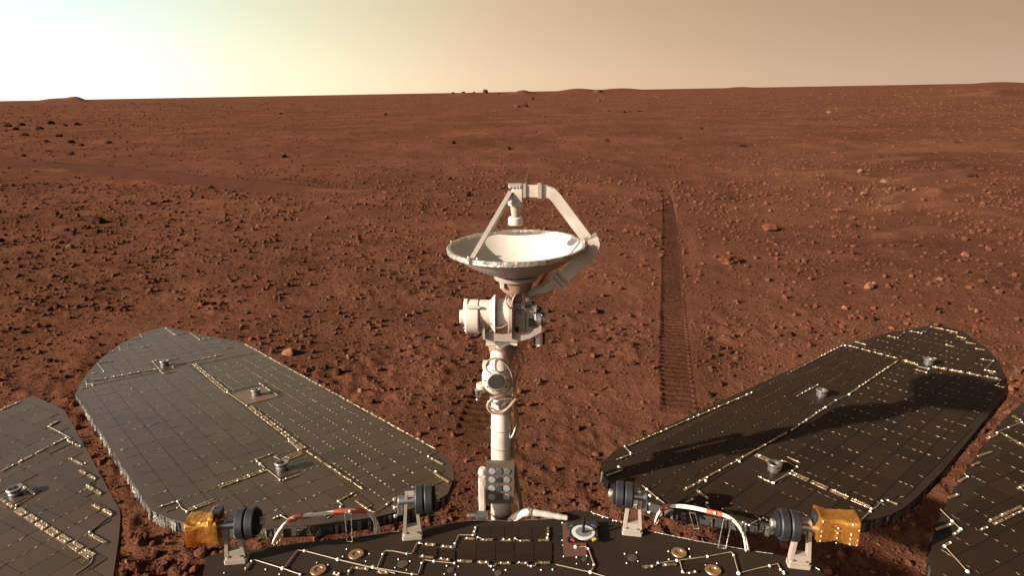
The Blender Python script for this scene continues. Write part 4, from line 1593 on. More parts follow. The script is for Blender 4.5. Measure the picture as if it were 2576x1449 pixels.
# hub under the dish
b = MB()
cylz(b, 1298, 700, 688, 55, 58)
for a_ in range(0, 360, 45):
    pass
build('hub_plate', b, M['alu'], ant)
b = MB()
cylz(b, 1298, 732, 699, 36, 46, seg=8)
build('hub_cone', b, M['brown'], ant)
b = MB()
for sx in (-36, 0, 36):
    b.box(P(1298 + sx, 694, -0.0429 + abs(sx) * 0.00025), Vector((9 * k, 0, 0)), Vector((0, 0.0033, 0)), Vector((0, 0, 2.6 * k)))
build('hub_slot', b, M['jet'], ant)
b = MB()
b.box(P(1264, 712, -0.0297), Vector((6 * k, 0, 0)), Vector((0, 0.00495, 0)), Vector((0, 0, 13 * k)), bevel=0.00165)
build('tab', b, M['white'], ant)
b = MB()
b.ball(P(1292, 730, -0.0165), 0.00949, 12, 8)
build('pivot_ball', b, M['silver'], ant)
b = MB()
cylz(b, 1290, 756, 735, 7, 8, dy=-0.01485)
build('pivot_pin', b, M['steel'], ant)
b = MB()
b.box(P(1300, 745, 0.00413), Vector((14 * k, 0, 0)), Vector((0, 0.0099, 0)), Vector((0, 0, 22 * k)), bevel=0.00247)
b.box(P(1300, 733), Vector((26 * k, 0, 0)), Vector((0, 0.0132, 0)), Vector((0, 0, 5 * k)), bevel=0.00247)
build('gimbal', b, M['brown'], ant)
# elevation drive, lying across the pole
b = MB()
cylx(b, 1157, 1173, 797, 18)
build('drive_cap', b, M['white'], ant)
b = MB()
cylx(b, 1172, 1206, 797, 44, seg=32)
cylx(b, 1168, 1178, 785, 34)
for sv in (-24, 24):
    b.box(P(1190, 797 + sv, -0.03383 * math.cos(math.radians(33))), Vector((18 * k, 0, 0)), Vector((0, 0.0033, 0)), Vector((0, 0, 2.5 * k)))
build('drive_drum', b, M['white'], ant)
b = MB()
cylx(b, 1206, 1240, 790, 36)
build('drive_motor', b, M['white'], ant)
b = MB()
k2 = px_m(1245, 780)
b.lathe(P(1226, 790), (1, 0, 0), [(34 * k2, 0), (36 * k2, 8 * k2), (48 * k2, 18 * k2), (50 * k2, 20 * k2), (46 * k2, 20 * k2), (34 * k2, 12 * k2)], seg=26)
build('drive_collar', b, M['dish_white'], ant)
b = MB()
cylx(b, 1249, 1280, 790, 38)
build('drive_gearbox', b, M['white'], ant)
b = MB()
for u_, r_ in ((1218, 9), (1240, 11), (1262, 9)):
    b.ball(P(u_, 812, -0.02475), r_ * k, 10, 6)
build('drive_fitting', b, M['alu'], ant)
b = MB()
cylx(b, 1278, 1289, 792, 50, seg=32)
b.box(P(1284, 772), Vector((5.5 * k, 0, 0)), Vector((0, 0.02475, 0)), Vector((0, 0, 46 * k)))
build('side_plate', b, M['alu'], ant)
b = MB()
b.box(P(1308, 800), Vector((17 * k, 0, 0)), Vector((0, 0.0165, 0)), Vector((0, 0, 28 * k)), bevel=0.0033)
b.box(P(1301, 766), Vector((12 * k, 0, 0)), Vector((0, 0.01485, 0)), Vector((0, 0, 9 * k)), bevel=0.00247)
build('drive_housing', b, M['alu'], ant)
b = MB()
b.box(P(1333, 800, -0.0066), Vector((10 * k, 0, 0)), Vector((0, 0.0099, 0)), Vector((0, 0, 30 * k)))
b.box(P(1334, 775, -0.0066), Vector((17 * k, 0, 0)), Vector((0, 0.0132, 0)), Vector((0, 0, 6 * k)), bevel=0.00165)
build('waveguide_joint', b, M['alu'], ant)
b = MB()
cylx(b, 1344, 1362, 802, 27)
cylx(b, 1362, 1371, 802, 20)
build('encoder', b, M['steel'], ant)
b = MB()
b.box(P(1353, 826), Vector((10 * k, 0, 0)), Vector((0, 0.01155, 0)), Vector((0, 0, 22 * k)), bevel=0.00247)
cylz(b, 1356, 870, 845, 10, 10)
build('lower_connector', b, M['white'], ant)
b = MB()
for u_ in (1345, 1368):
    cylz(b, u_, 866, 838, 3, 3)
build('lower_cable', b, M['jet'], ant)
# yoke: an open trough that carries the drive
b = MB()
for dy in (-0.02475, 0.02475):
    prof_px = [(1211, 800), (1211, 838), (1222, 858), (1300, 861), (1332, 852), (1362, 836), (1362, 820), (1334, 833), (1300, 840), (1226, 838), (1222, 800)]
    q_ = [P(u_, v_, dy) for u_, v_ in prof_px]
    b.prism(q_, Vector((0, 0.00413, 0)))
build('yoke', b, M['alu'], ant)
b = MB()
b.box(P(1262, 857), Vector((42 * k, 0, 0)), Vector((0, 0.02475, 0)), Vector((0, 0, 3.0 * k)))
build('yoke_floor', b, M['white'], ant)
b = MB()
for u_ in (1217, 1285):
    b.box(P(u_, 828, -0.02805), Vector((3 * k, 0, 0)), Vector((0, 0.00495, 0)), Vector((0, 0, 27 * k)))
build('yoke_rib', b, M['alu'], ant)
# azimuth cone
b = MB()
cylz(b, 1262, 912, 862, 26, 37, u1=1264)
build('azimuth_cone', b, M['brown'], ant)
b = MB()
cylz(b, 1258, 925, 868, 27, 22, dy=-0.01155)
build('azimuth_tube', b, M['white'], ant)
b = MB()
cylz(b, 1262, 873, 865, 18, 18, dy=-0.02805)
build('collar', b, M['silver'], ant)
# joint ball with round plug
b = MB()
b.ball(P(1253, 950), 41 * px_m(1253, 950), 26, 16, (1.0, 0.85, 1.15))
joint = build('joint', b, M['white'], ant)
b = MB()
b.lathe(P(1250, 952, -0.0165), (0, -1, 0.10), [(36 * k, 0), (36 * k, 0.01155), (28 * k, 0.0165), (26 * k, 0.0198), (0, 0.0198)], seg=32)
build('joint_cover', b, M['white'], ant)
b = MB()
b.lathe(P(1247, 961, -0.03547), (0, -1, 0.10), [(24 * k, 0), (24 * k, 0.0033), (22 * k, 0.00495), (0, 0.00495)], seg=32)
build('joint_plug', b, M['brown'], ant)
b = MB()
b.lathe(P(1247, 961, -0.0396), (0, -1, 0.10), [(21 * k, 0), (20 * k, 0.00165), (0, 0.00181)], seg=28)
build('plug_face', b, M['gun'], ant)
b = MB()
b.box(P(1220, 918), Vector((6 * k, 0, 0)), Vector((0, 0.0099, 0)), Vector((0, 0, 9 * k)), bevel=0.00165)
cylz(b, 1212, 985, 965, 13, 14)
build('joint_lug', b, M['white'], ant)
b = MB()
cylz(b, 1203, 1000, 978, 5, 10, dy=-0.00825)
b.ball(P(1201, 1006, -0.00825), 5 * k, 8, 5)
build('connector', b, M['steel'], ant)
b = MB()
cylz(b, 1262, 1008, 996, 30, 30)
build('collar', b, M['silver'], ant)


def cable(pts, r, mt, nm='cable'):
    PP = np.array([list(P(*p)) for p in pts])
    for _ in range(3):
        Q = [PP[0]]
        for a, c in zip(PP[:-1], PP[1:]):
            Q += [a * 0.75 + c * 0.25, a * 0.25 + c * 0.75]
        Q.append(PP[-1]); PP = np.array(Q)
    b = MB()
    b.tube([Vector(p) for p in PP], r * k, seg=8)
    return build(nm, b, mt, ant)


cable([(1236, 941, -0.0495), (1222, 930, -0.04537), (1222, 912, -0.04125), (1240, 900, -0.03712), (1262, 905, -0.03712), (1285, 930, -0.033), (1292, 965, -0.02475), (1290, 1000, -0.0165)], 2.6, M['wire'])
cable([(1300, 870, 0.0), (1314, 890, 0.0), (1316, 915, 0.0), (1300, 940, -0.00825), (1292, 985, -0.0165), (1288, 1010, -0.0165)], 2.6, M['brown'])
cable([(1292, 880, 0.00825), (1305, 905, 0.0), (1306, 935, 0.0), (1290, 975, 0.0)], 2.2, M['brown'])
cable([(1292, 1000, -0.0165), (1262, 996, -0.033), (1236, 1004, -0.03712), (1224, 1022, -0.03712), (1236, 1040, -0.04125), (1262, 1040, -0.04125), (1285, 1022, -0.03712), (1298, 1005, -0.02475)], 4.2, M['brown'])
cable([(1296, 1000, -0.0165), (1276, 1030, -0.03712), (1252, 1037, -0.04125), (1232, 1025, -0.04125), (1228, 1008, -0.033)], 2.5, M['wire'])
cable([(1296, 1010, 0.0), (1302, 1060, 0.0), (1294, 1090, 0.0), (1288, 1110, 0.0), (1290, 1150, 0.0)], 5.0, M['brown'])
cable([(1284, 1060, -0.00825), (1281, 1090, -0.0165), (1284, 1105, -0.0165), (1292, 1092, -0.0165), (1298, 1070, -0.00825)], 2.6, M['dish_white'])
cable([(1294, 1170, 0.0), (1300, 1210, 0.0), (1310, 1270, 0.0), (1312, 1310, 0.0)], 6.0, M['brown'])
cable([(1302, 1250, -0.0165), (1304, 1275, -0.0165), (1308, 1310, -0.0165)], 1.8, M['bundle'])
# pole
kp = px_m(1260, 1090)
b = MB()
b.cyl(P(1260, 1345), P(1261, 1005), 26.5 * kp, seg=28, r1=25 * kp)
build('pole', b, M['white'], ant)
b = MB()
cylz(b, 1260, 1290, 1284, 27.5, 27.5)
build('pole_band', b, M['amber'], ant)
b = MB()
b.box(P(1213, 1240), Vector((10 * k, 0, 0)), Vector((0, 0.0099, 0)), Vector((0, 0, 56 * k)), bevel=0.0033)
cylz(b, 1214, 1192, 1178, 12, 9)
build('latch_post', b, M['white'], ant)
b = MB()
b.box(P(1220, 1215, -0.01155), Vector((9 * k, 0, 0)), Vector((0, 0.00495, 0)), Vector((0, 0, 9 * k)), bevel=0.00165)
build('latch_block', b, M['alu'], ant)
b = MB()
b.box(P(1213, 1297), Vector((17 * k, 0, 0)), Vector((0, 0.0132, 0)), Vector((0, 0, 4 * k)), bevel=0.00247)
cylx(b, 1176, 1198, 1298, 6)
build('latch_foot', b, M['steel'], ant)

b = MB()
for a_ in range(0, 360, 30):
    ca, sa = math.cos(math.radians(a_)), math.sin(math.radians(a_))
    for uu, rr in ((1170.5, 38), (1289.5, 44), (1362.5, 23)):
        p = P(uu, 797) + Vector((0, ca, sa)) * (rr * k)
        b.ball(p, 0.0024, 6, 4)
build('drive_bolt', b, M['steel'], ant, kind='stuff')
b = MB()
for a_ in range(0, 360, 36):
    p = P(1250, 952, -0.020) + Vector((math.cos(math.radians(a_)), 0, math.sin(math.radians(a_)))) * (32 * k) + Vector((0, -0.0125, 0))
    b.ball(p, 0.0019, 6, 4)
build('cover_screw', b, M['jet'], ant, kind='stuff')
for pts_, r_, mt_ in (([(1297, 742, -0.03), (1290, 752, -0.035), (1288, 770, -0.035), (1296, 782, -0.03), (1312, 790, -0.02)], 2.4, 'brown'),
                      ([(1280, 738, -0.02), (1272, 748, -0.03), (1274, 765, -0.04), (1285, 778, -0.035)], 2.0, 'wire'),
                      ([(1320, 735, 0.0), (1318, 752, -0.01), (1312, 765, -0.015), (1305, 772, -0.015)], 2.2, 'brown'),
                      ([(1232, 812, -0.035), (1244, 824, -0.04), (1262, 826, -0.04), (1276, 815, -0.035)], 2.2, 'wire'),
                      ([(1352, 770, 0.0), (1362, 778, 0.0), (1366, 792, 0.0)], 2.6, 'jet'),
                      ([(1296, 845, 0.0), (1304, 862, -0.005), (1300, 882, -0.01), (1288, 892, -0.015)], 2.4, 'brown')):
    cable(pts_, r_, M[mt_])
for u_, v_, w_, h_ in ((1327, 752, 4, 5), (1341, 764, 5, 4), (1316, 771, 4, 4), (1336, 812, 6, 9), (1300, 829, 5, 5), (1234, 830, 4, 4)):
    b = MB()
    b.box(P(u_, v_, -0.022), Vector((w_ * k, 0, 0)), Vector((0, 0.007, 0)), Vector((0, 0, h_ * k)), bevel=0.001)
    build('connector', b, M['jet'] if w_ > 4 else M['steel'], ant)
b = MB()
for v_ in (1030, 1075, 1120):
    b.lathe(P(1261, v_), (0, 0, 1), [(26.3 * kp, -0.0016), (27.0 * kp, -0.0012), (27.0 * kp, 0.0012), (26.3 * kp, 0.0016)], seg=28)
build('tape_wrap', b, M['alu'], ant, kind='stuff')
# narrow frame added unseen behind the pole to widen its shadow on the wing
b = MB()
for y0_, y1_, za_, zb_ in ((0.048, 0.058, 0.99, 1.10), (0.0, 0.058, 1.085, 1.10), (0.0, 0.058, 0.98, 1.0), (0.012, 0.03, 0.99, 1.09)):
    x0_ = P(1261, 1040).x
    b.box((x0_, AY + (y0_ + y1_) / 2, (za_ + zb_) / 2), (0.012, 0, 0), (0, (y1_ - y0_) / 2, 0), (0, 0, (zb_ - za_) / 2))
build('shadow_frame', b, M['alu'], ant)

# ---- colour calibration board on the pole
b = MB()
ky = -0.03795
q_ = [P(1222, 1167, ky), P(1294, 1167, ky), P(1292, 1268, ky), P(1221, 1268, ky)]
b.prism(q_, Vector((0, 0.01485, 0)))
cal = build('calibration_board', b, plain('board_brown', (0.046, 0.030, 0.0185), rough=0.6, var=0.1), rover, label='brown upright board with twelve round grey swatches on the pole')
shades = [[0.13, 0.03, 0.05], [0.13, 0.003, 0.085], [0.13, 0.012, 0.12], [0.13, 0.016, 0.13]]
for r_ in range(4):
    for c_ in range(3):
        u_ = 1238 + 16.8 * c_ * 1.02 + (0 if c_ else -1)
        u_ = (1238.5, 1254.5 if False else 1256, 1276)[c_] - 0.4 * r_
        v_ = 1186 + 21.5 * r_
        s_ = shades[r_][c_]
        kk = px_m(u_, v_, ky)
        b = MB()
        b.lathe(P(u_, v_, ky), (0, -1, 0), [(8.6 * kk, -0.00082), (8.6 * kk, 0.00124), (8.0 * kk, 0.00165), (0, 0.00165)], seg=24)
        build('calibration_disc', b, plain('swatch', (s_, s_ * 0.95, s_ * 0.88), rough=0.7, var=0.03), cal)

# ---- white insulated pipe behind the deck
b = MB()
pp = [P(1288, 1312, -0.035), P(1302, 1299, -0.05), P(1322, 1289, -0.055), P(1352, 1291, -0.055), P(1398, 1299, -0.055), P(1428, 1304, -0.055)]
PP = np.array([list(p) for p in pp])
for _ in range(2):
    Q = [PP[0]]
    for a, c in zip(PP[:-1], PP[1:]):
        Q += [a * 0.75 + c * 0.25, a * 0.25 + c * 0.75]
    Q.append(PP[-1]); PP = np.array(Q)
nP = len(PP)
b.tube([Vector(p) for p in PP], [(14 - 7.5 * i / nP + 0.8 * math.sin(i * 2.1)) * k for i in range(nP)], seg=14)
pipe = build('insulated_pipe', b, M['dish_white'], rover)
b = MB()
c = P(1330, 1289, -0.055)
b.lathe(c, (1, 0, -0.1), [(13.5 * k, -0.003), (14.5 * k, 0), (13.5 * k, 0.003)], seg=18)
build('clamp_ring', b, M['silver'], pipe)

# ------------------------------------------------------------------ stones
def ico(sub):
    bm = bmesh.new()
    bmesh.ops.create_icosphere(bm, subdivisions=sub, radius=1.0)
    bm.verts.ensure_lookup_table()
    V = np.array([v.co[:] for v in bm.verts])
    F = np.array([[v.index for v in f.verts] for f in bm.faces])
    bm.free()
    return V, F


ICO1, ICO1F = ico(1)     # 12 verts
ICO2, ICO2F = ico(2)
ICO3, ICO3F = ico(3)

SHAPES = {'flat': (1.0, 0.8, 0.34), 'rounded': (1.0, 0.9, 0.72), 'angular': (1.0, 0.78, 0.66), 'pointed': (0.85, 0.8, 1.0), 'lumpy': (1.15, 0.9, 0.55)}
STONE_ME = {}


def stone_mesh(shape, tone, var):
    key = (shape, tone, var)
    if key in STONE_ME:
        return STONE_ME[key]
    r_ = np.random.default_rng(abs(hash((shape, var))) % 1000 if False else (sorted(SHAPES).index(shape) * 31 + var * 7 + 3))
    V = ICO3.copy()
    if shape in ('angular', 'pointed', 'flat'):
        for _ in range(9 if shape == 'angular' else 7):
            nrm = r_.normal(size=3); nrm /= np.linalg.norm(nrm)
            dcut = r_.uniform(0.55, 0.85)
            d = V @ nrm
            V -= np.outer(np.maximum(d - dcut, 0), nrm)
    ph = r_.uniform(0, 6, 9)
    amp = {'lumpy': 0.20, 'rounded': 0.08, 'flat': 0.07, 'angular': 0.04, 'pointed': 0.05}[shape]
    f = 3.2 if shape == 'lumpy' else 2.4
    n = np.sin(V[:, 0] * f + ph[0]) * np.sin(V[:, 1] * f * 1.2 + ph[1]) + 0.6 * np.sin(V[:, 2] * f * 1.7 + ph[2] + V[:, 0] * 2) + 0.35 * np.sin(V[:, 0] * f * 3 + ph[3]) * np.sin(V[:, 1] * f * 3.1 + ph[4])
    V *= (1 + amp * n + 0.02 * r_.normal(size=len(V)))[:, None]
    V *= np.array(SHAPES[shape])
    if shape == 'pointed':
        t = np.clip((V[:, 2] + 0.3) / 1.3, 0, 1)
        V[:, :2] *= (1 - 0.72 * t)[:, None]
        V[:, 0] += 0.2 * t
    me = bpy.data.meshes.new('stone')
    me.from_pydata(V.tolist(), [], ICO3F.tolist())
    me.materials.append(M[tone])
    me.update()
    STONE_ME[key] = me
    return me


ROVER_PX = [L_OUT, R_OUT, F_OUT, G_OUT, D_OUT]


def hidden_px(u, v):
    if not (0 < u < 2576 and 0 < v < 1449):
        return True
    if 1225 < u < 1300 and v > 860:
        return True
    if ((u - 1299) / 180) ** 2 + ((v - 640) / 62) ** 2 < 1 or (1160 < u < 1370 and 690 < v < 870):
        return True
    for poly in ROVER_PX:
        if inside((u, v), poly) or inside((u, v - 22), poly):
            return True
    return False


def region(u, v):
    if v < 262:
        s = 'below the skyline'
    elif v < 330:
        s = 'far out'
    elif v < 480:
        s = 'midway out'
    elif v < 760:
        s = 'on open soil'
    else:
        s = 'on near soil'
    if v > 1280:
        return 'between deck and ' + ('left' if u < 1288 else 'right') + ' wing'
    if u < 420:
        t = 'near left edge'
    elif u < 800:
        t = 'above the left wing tip' if v < 900 else 'beside the left wing'
    elif u < 1130:
        t = 'between left wing and antenna'
    elif u < 1400:
        t = 'behind the antenna' if v < 900 else 'beside the antenna pole'
    elif u < 1640:
        t = 'between antenna and right track'
    elif u < 1760:
        t = 'close to right wheel track'
    elif u < 2080:
        t = 'right of the tracks'
    elif u < 2350:
        t = 'towards right wing tip'
    else:
        t = 'near right edge'
    return s + ', ' + t


# stones measured in the photograph: u, v (base), width and height in px, shape, tone, own label
HAND = [
    (247, 561, 40, 16, 'lumpy', 'dark brown', 'large dark jagged rock above the left wing, the biggest on that side'),
    (1935, 580, 50, 22, 'angular', 'rust red', 'biggest rusty rock on the right, casting a long shadow'),
    (1797, 500, 15, 17, 'pointed', 'rust red', 'upright pointed rock standing alone right of the wheel track'),
    (1833, 499, 22, 8, 'flat', 'dark brown', 'low dark slab just right of the upright pointed rock'),
    (1831, 662, 46, 16, 'lumpy', 'rust red', 'broad crumbly mound right of the ribbed wheel track'),
    (1319, 269, 24, 11, 'pointed', 'dark brown', 'dark peaked rock far behind the dish, below the skyline'),
    (1301, 270, 16, 6, 'lumpy', 'rust red', 'low rusty lump left of the dark peaked rock'),
    (728, 892, 40, 15, 'flat', 'pale orange', 'broad pale slab beside the upper edge of the left wing'),
    (877, 902, 19, 9, 'flat', 'pale orange', 'small round pale slab right of the broad pale one'),
    (2186, 722, 30, 13, 'lumpy', 'pale orange', 'pale lumpy rock above the right wing'),
    (2444, 447, 30, 8, 'flat', 'dark brown', 'dark flat rock on the crest of the right ripples'),
    (2444, 428, 21, 8, 'lumpy', 'dark brown', 'dark lump behind the ripple crest at right'),
    (529, 474, 20, 9, 'pointed', 'dark brown', 'dark leaning rock at the front of the left sand drift'),
    (93, 822, 20, 11, 'angular', 'pale orange', 'pale angular rock above the cut off left wing'),
    (1276, 377, 19, 8, 'lumpy', 'dark brown', 'dark lump on the plain straight above the antenna'),
    (1868, 370, 30, 6, 'flat', 'dark brown', 'long dark slab on the plain right of the tracks'),
    (1221, 234, 15, 9, 'lumpy', 'grey shell', 'grey brown backshell, shaped as a boulder, standing alone on the skyline'),  # the lander's backshell, shaped from a lumpy stone mesh
    (217, 576, 20, 9, 'lumpy', 'dark brown', None), (186, 586, 14, 7, 'rounded', 'dark brown', None), (248, 584, 18, 7, 'lumpy', 'dark brown', None),
    (178, 624, 18, 10, 'rounded', 'pale orange', 'rounded pale stone, right one of the pair at left'), (144, 624, 16, 8, 'flat', 'pale orange', 'flatter pale stone, left one of the pair at left'),
    (4, 612, 16, 9, 'rounded', 'dark brown', None), (509, 765, 25, 12, 'lumpy', 'rust red', None), (134, 697, 16, 8, 'rounded', 'grey brown', None), (559, 657, 15, 8, 'angular', 'dark brown', None),
    (361, 698, 16, 8, 'angular', 'pale orange', None), (65, 756, 19, 6, 'flat', 'dark brown', None), (1851, 762, 18, 10, 'angular', 'rust red', None), (1562, 728, 18, 10, 'angular', 'rust red', None),
    (1497, 785, 34, 10, 'flat', 'rust red', None), (1643, 717, 9, 7, 'rounded', 'pale orange', None), (1938, 532, 11, 8, 'angular', 'pale orange', None), (2233, 721, 13, 10, 'rounded', 'rust red', None),
    (2347, 779, 22, 13, 'angular', 'rust red', None), (2394, 653, 12, 9, 'angular', 'dark brown', None), (2427, 645, 22, 10, 'flat', 'pale orange', None), (2146, 569, 18, 8, 'lumpy', 'dark brown', None),
    (2404, 360, 13, 10, 'pointed', 'dark brown', 'dark pointed rock beyond the long ripple at right'), (2171, 490, 16, 8, 'rounded', 'pale orange', None), (2298, 489, 13, 7, 'angular', 'pale orange', None),
    (2224, 461, 20, 7, 'lumpy', 'pale orange', None), (2164, 436, 18, 8, 'rounded', 'pale orange', None), (2121, 473, 12, 6, 'angular', 'rust red', None), (2152, 336, 10, 6, 'pointed', 'dark brown', None),
    (2264, 475, 15, 7, 'lumpy', 'dark brown', None), (1339, 249, 8, 5, 'rounded', 'dark brown', None), (1507, 255, 10, 5, 'rounded', 'rust red', None), (1763, 326, 17, 6, 'lumpy', 'dark brown', None),
    (1710, 349, 12, 5, 'flat', 'dark brown', None), (1526, 357, 13, 6, 'lumpy', 'dark brown', None), (1140, 361, 13, 7, 'lumpy', 'dark brown', None), (1178, 492, 17, 8, 'lumpy', 'dark brown', None),
    (1131, 451, 14, 7, 'angular', 'rust red', None), (713, 397, 20, 7, 'lumpy', 'dark brown', None), (706, 287, 10, 5, 'rounded', 'dark brown', None), (968, 289, 17, 5, 'flat', 'grey brown', None),
    (163, 318, 18, 7, 'lumpy', 'dark brown', None), (100, 325, 17, 7, 'lumpy', 'dark brown', None), (179, 360, 20, 7, 'flat', 'dark brown', None), (117, 358, 14, 6, 'rounded', 'dark brown', None),
    (273, 361, 22, 7, 'lumpy', 'dark brown', None), (59, 393, 13, 6, 'rounded', 'dark brown', None), (180, 390, 17, 6, 'lumpy', 'dark brown', None), (1035, 878, 18, 10, 'rounded', 'rust red', None),
    (853, 946, 24, 12, 'rounded', 'dark brown', None), (1308, 988, 18, 12, 'rounded', 'rust red', None), (1396, 1184, 20, 11, 'angular', 'rust red', None), (1172, 1168, 12, 14, 'pointed', 'pale orange', None),
    (1336, 1018, 14, 9, 'rounded', 'rust red', None), (1370, 1247, 15, 9, 'angular', 'rust red', None), (1426, 974, 14, 8, 'rounded', 'rust red', None), (360, 1368, 34, 18, 'lumpy', 'rust red', None),
    (509, 1394, 34, 16, 'rounded', 'rust red', None), (331, 1350, 16, 10, 'rounded', 'rust red', None), (2084, 1405, 13, 14, 'pointed', 'rust red', None), (2119, 1398, 24, 15, 'rounded', 'rust red', None),
    (2255, 1330, 20, 12, 'angular', 'rust red', None), (800, 1318, 0, 0, 'flat', 'rust red', None),
    (1140, 235, 9, 4, 'lumpy', 'dark brown', None), (1166, 234, 12, 4, 'lumpy', 'dark brown', None), (1192, 233, 7, 3, 'rounded', 'dark brown', None), (1255, 236, 8, 4, 'angular', 'dark brown', None),
    # heap of dark blocks at the far left and the pale block row far out
    (20, 318, 22, 8, 'lumpy', 'dark brown', None), (55, 315, 20, 7, 'lumpy', 'dark brown', None), (128, 312, 20, 8, 'lumpy', 'dark brown', None), (195, 314, 18, 6, 'lumpy', 'dark brown', None),
    (40, 328, 18, 7, 'lumpy', 'grey brown', None), (65, 340, 15, 6, 'lumpy', 'dark brown', None), (150, 345, 16, 6, 'lumpy', 'dark brown', None), (205, 366, 13, 7, 'rounded', 'dark brown', None),
    (1580, 281, 12, 5, 'angular', 'grey brown', None), (1570, 284, 14, 5, 'lumpy', 'dark brown', None), (1610, 281, 14, 4, 'flat', 'dark brown', None), (1530, 281, 12, 4, 'flat', 'grey brown', None),
    (2190, 278, 14, 5, 'lumpy', 'grey brown', None), (2160, 278, 10, 4, 'angular', 'dark brown', None), (2085, 284, 12, 4, 'lumpy', 'pale orange', None), (2280, 275, 12, 6, 'pointed', 'dark brown', None),
]
HAND = [h for h in HAND if h[2] > 0]

# random gravel, power-law sizes, thinned where sand and tracks lie
recs = []


def scatter(n):
    """stones from the rover to the skyline: as many per doubling of distance, the smallest about three pixels across"""
    a = rng.uniform(math.radians(-49), math.radians(49), n)
    r_ = np.exp(rng.uniform(math.log(1.6), math.log(420), n) ** 1.0)
    r_ = np.where(rng.uniform(0, 1, n) < 0.5, np.exp(rng.uniform(math.log(2.4), math.log(26), n) * 1.0), r_)
    x, y = r_ * np.sin(a), r_ * np.cos(a)
    d0 = np.maximum(0.00172 * r_ ** 0.94, 0.0072)
    d = d0 * rng.uniform(0, 1, n) ** (-1 / (2.5 + 0.25 * sstep(8, 60, r_)))
    d = np.minimum(d, np.minimum(0.011 * r_ + 0.02, 0.055 + 0.0028 * r_))
    cl = gnoise(x / 1.7, y / 1.7, 80) + 0.7 * gnoise(x / 0.6, y / 0.6, 81) + 0.5 * gnoise(x / (3 + 0.1 * r_), y / (3 + 0.1 * r_), 82)
    keep = rng.uniform(0, 1, n) < np.clip(0.58 + 0.5 * cl, 0.14, 1) * (1 - 0.6 * sstep(40, 200, r_))
    _, s, dk_ = terrain(x, y, False)
    keep &= rng.uniform(0, 1, n) > np.maximum(s, dk_) * 0.97
    for pts in TRACK_ROUGH:
        dd, _, t = poly_dist(x, y, pts)
        keep &= ~((dd < HALF_TRACK + 0.03) & (t > 0.0) & (t < 0.97) & (rng.uniform(0, 1, n) < 0.93 - 0.5 * t))
    return np.stack([x[keep], y[keep], d[keep], r_[keep]], 1)


S_ = scatter(215000)
S_z, _, _ = terrain(S_[:, 0], S_[:, 1])
yy = S_[:, 1] * CP - (S_z - CAM_H) * SP
size_px = S_[:, 2] / yy * FPX
order = np.argsort(-size_px)
N_SINGLE = 300 - len(HAND)
single_idx, n_s = [], 0
for i in order:
    if n_s >= N_SINGLE:
        break
    u, v, _ = project((S_[i, 0], S_[i, 1], S_z[i]))
    if hidden_px(u, v) or v < 236:
        continue
    single_idx.append(i); n_s += 1
single_set = np.zeros(len(S_), bool); single_set[single_idx] = True

GROUP = 'stones lying on the Martian soil'
USED = {}
PLACED = []


def put_stone(x, y, w, hgt, shape, tone, label, u, v, R):
    me = stone_mesh(shape, tone, R.randrange(4))
    nm = 'boulder' if (label and 'boulder' in label) else 'rock' if w > 0.25 or (label and 'rock' in label) else 'stone'
    o = bpy.data.objects.new(nm, me)
    sx = w / 2 / SHAPES[shape][0]
    sz = hgt / (SHAPES[shape][2] * 1.45)
    o.scale = (sx, sx * R.uniform(0.85, 1.1), sz)
    o.rotation_euler = (R.gauss(0, 0.12), R.gauss(0, 0.12), R.uniform(0, 6.28) if shape != 'pointed' else R.gauss(0, 0.4))
    zc = gz(x, y)
    o.location = (x, y, zc + sz * SHAPES[shape][2] * 0.32)
    link(o, None)
    px_w = w / project((x, y, zc))[2] * FPX
    if not label:
        big = 'large' if px_w > 22 else 'small' if px_w < 11 else 'medium'
        label = f'{big} {shape} {tone} stone {region(u, v)}'
        words_ = label.split()
        label = ' '.join(words_)
    o['label'] = label
    o['category'] = 'boulder' if nm == 'boulder' else 'rock' if nm == 'rock' else 'stone'
    o['group'] = GROUP
    USED.setdefault(label, []).append(o)
    PLACED.append((o, u, v))


R = random.Random(21)
for u, v, pw, phh, shape, tone, label in HAND:
    x, y = on_ground(u, v)
    dist = project((x, y, GROUND_Z + SLOPE * x))[2]
    put_stone(x, y, pw / FPX * dist, phh / FPX * dist * 1.15, shape, tone, label, u, v, R)
for i in single_idx:
    x, y, d, _ = S_[i]
    u, v, _ = project((x, y, S_z[i]))
    shape = R.choice(['flat', 'flat', 'angular', 'angular', 'lumpy', 'lumpy', 'rounded'])
    tone = R.choices(['rust red', 'dark brown', 'pale orange', 'grey brown'], [7, 3, 0.9, 1.2])[0]
    put_stone(x, y, d, d * R.uniform(0.42, 0.62), shape, tone, None, u, v, R)
# same words: tell them apart by their order in the picture
ORD = ['first', 'second', 'third', 'fourth', 'fifth', 'sixth', 'seventh', 'eighth', 'ninth', 'tenth', 'eleventh', 'twelfth']
POS = {id(o): (u, v) for o, u, v in PLACED}
for lab, obs in USED.items():
    if len(obs) < 2:
        continue
    obs.sort(key=lambda o: POS[id(o)][0])
    n = len(obs)
    for i, o in enumerate(obs):
        if i == 0:
            pre = 'leftmost'
        elif i == n - 1:
            pre = 'rightmost'
        elif n == 3:
            pre = 'middle'
        else:
            pre = ORD[min(i, 11)] + ' from left'
        o['label'] = pre + ' ' + lab

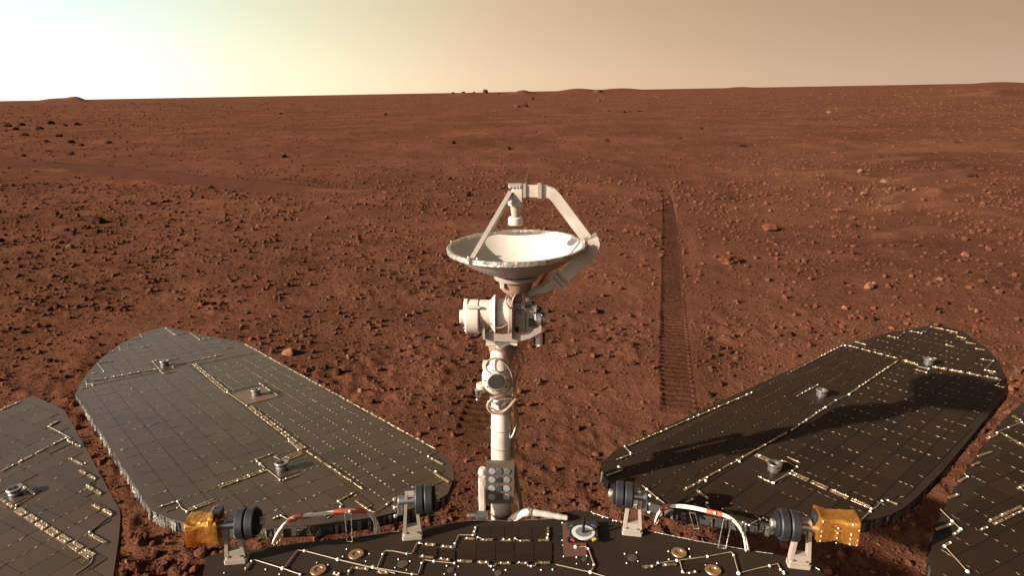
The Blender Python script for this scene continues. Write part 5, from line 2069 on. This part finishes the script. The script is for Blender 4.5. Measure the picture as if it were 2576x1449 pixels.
# everything smaller: one mass of gravel
G = S_[~single_set]; Gz_ = S_z[~single_set]; Gpx = size_px[~single_set]
OCT = np.array([(1, 0, 0), (-1, 0, 0), (0, 1, 0), (0, -1, 0), (0, 0, 1), (0, 0, -0.7)], float)
OCTF = np.array([(0, 2, 4), (2, 1, 4), (1, 3, 4), (3, 0, 4), (2, 0, 5), (1, 2, 5), (3, 1, 5), (0, 3, 5)])
VS_, FS_, NS_ = [], [], []
off_ = 0
for V0, F0, sel in ((ICO2, ICO2F, Gpx > 8.0), (ICO1, ICO1F, (Gpx <= 8.0) & (Gpx > 4.4)), (OCT, OCTF, Gpx <= 4.4)):
    g = G[sel]; z = Gz_[sel]; n = len(g)
    nv = len(V0)
    jit = rng.uniform(0.72, 1.18, (n, nv, 1))
    V = V0[None] * jit
    sc = np.stack([rng.uniform(0.8, 1.3, n), rng.uniform(0.65, 1.1, n), rng.uniform(0.55, 1.05, n) * np.where(g[:, 3] > 20, 0.65, 1.0)], 1) * (g[:, 2] * 0.5)[:, None]
    V = V * sc[:, None, :]
    th = rng.uniform(0, 2 * np.pi, n)
    c, s = np.cos(th)[:, None], np.sin(th)[:, None]
    X = V[:, :, 0] * c - V[:, :, 1] * s + g[:, 0:1]
    Y = V[:, :, 0] * s + V[:, :, 1] * c + g[:, 1:2]
    Zz = V[:, :, 2] + z[:, None] + sc[:, 2:3] * rng.uniform(0.1, 0.7, (n, 1))
    VS_.append(np.stack([X, Y, Zz], -1).reshape(-1, 3))
    FS_.append((F0[None] + (np.arange(n) * nv)[:, None, None]).reshape(-1, 3) + off_)
    NS_.append(np.repeat(rng.uniform(0, 1, n), nv))
    off_ += n * nv
VV, FF = np.concatenate(VS_), np.concatenate(FS_)
me = big_mesh('gravel', VV, FF, False)
pale = np.concatenate(NS_)
t1 = np.clip((pale - 0.93) * 8, 0, 0.6); t2 = np.clip((0.16 - pale) * 4, 0, 0.7)
for nm, arr in (('tone', t1), ('dark_tone', t2)):
    at = me.attributes.new(nm, 'FLOAT', 'POINT')
    at.data.foreach_set('value', arr.astype(np.float32))
me.materials.append(M['gravel'])
go = link(bpy.data.objects.new('gravel', me), None)
go['kind'] = 'stuff'
go['label'] = 'loose reddish gravel and clods covering the plain'
go['category'] = 'gravel'
print('SCENE tris ground', len(q) * 2, 'gravel', len(FF), 'singles', len(single_idx), 'cells', len(CELLS))
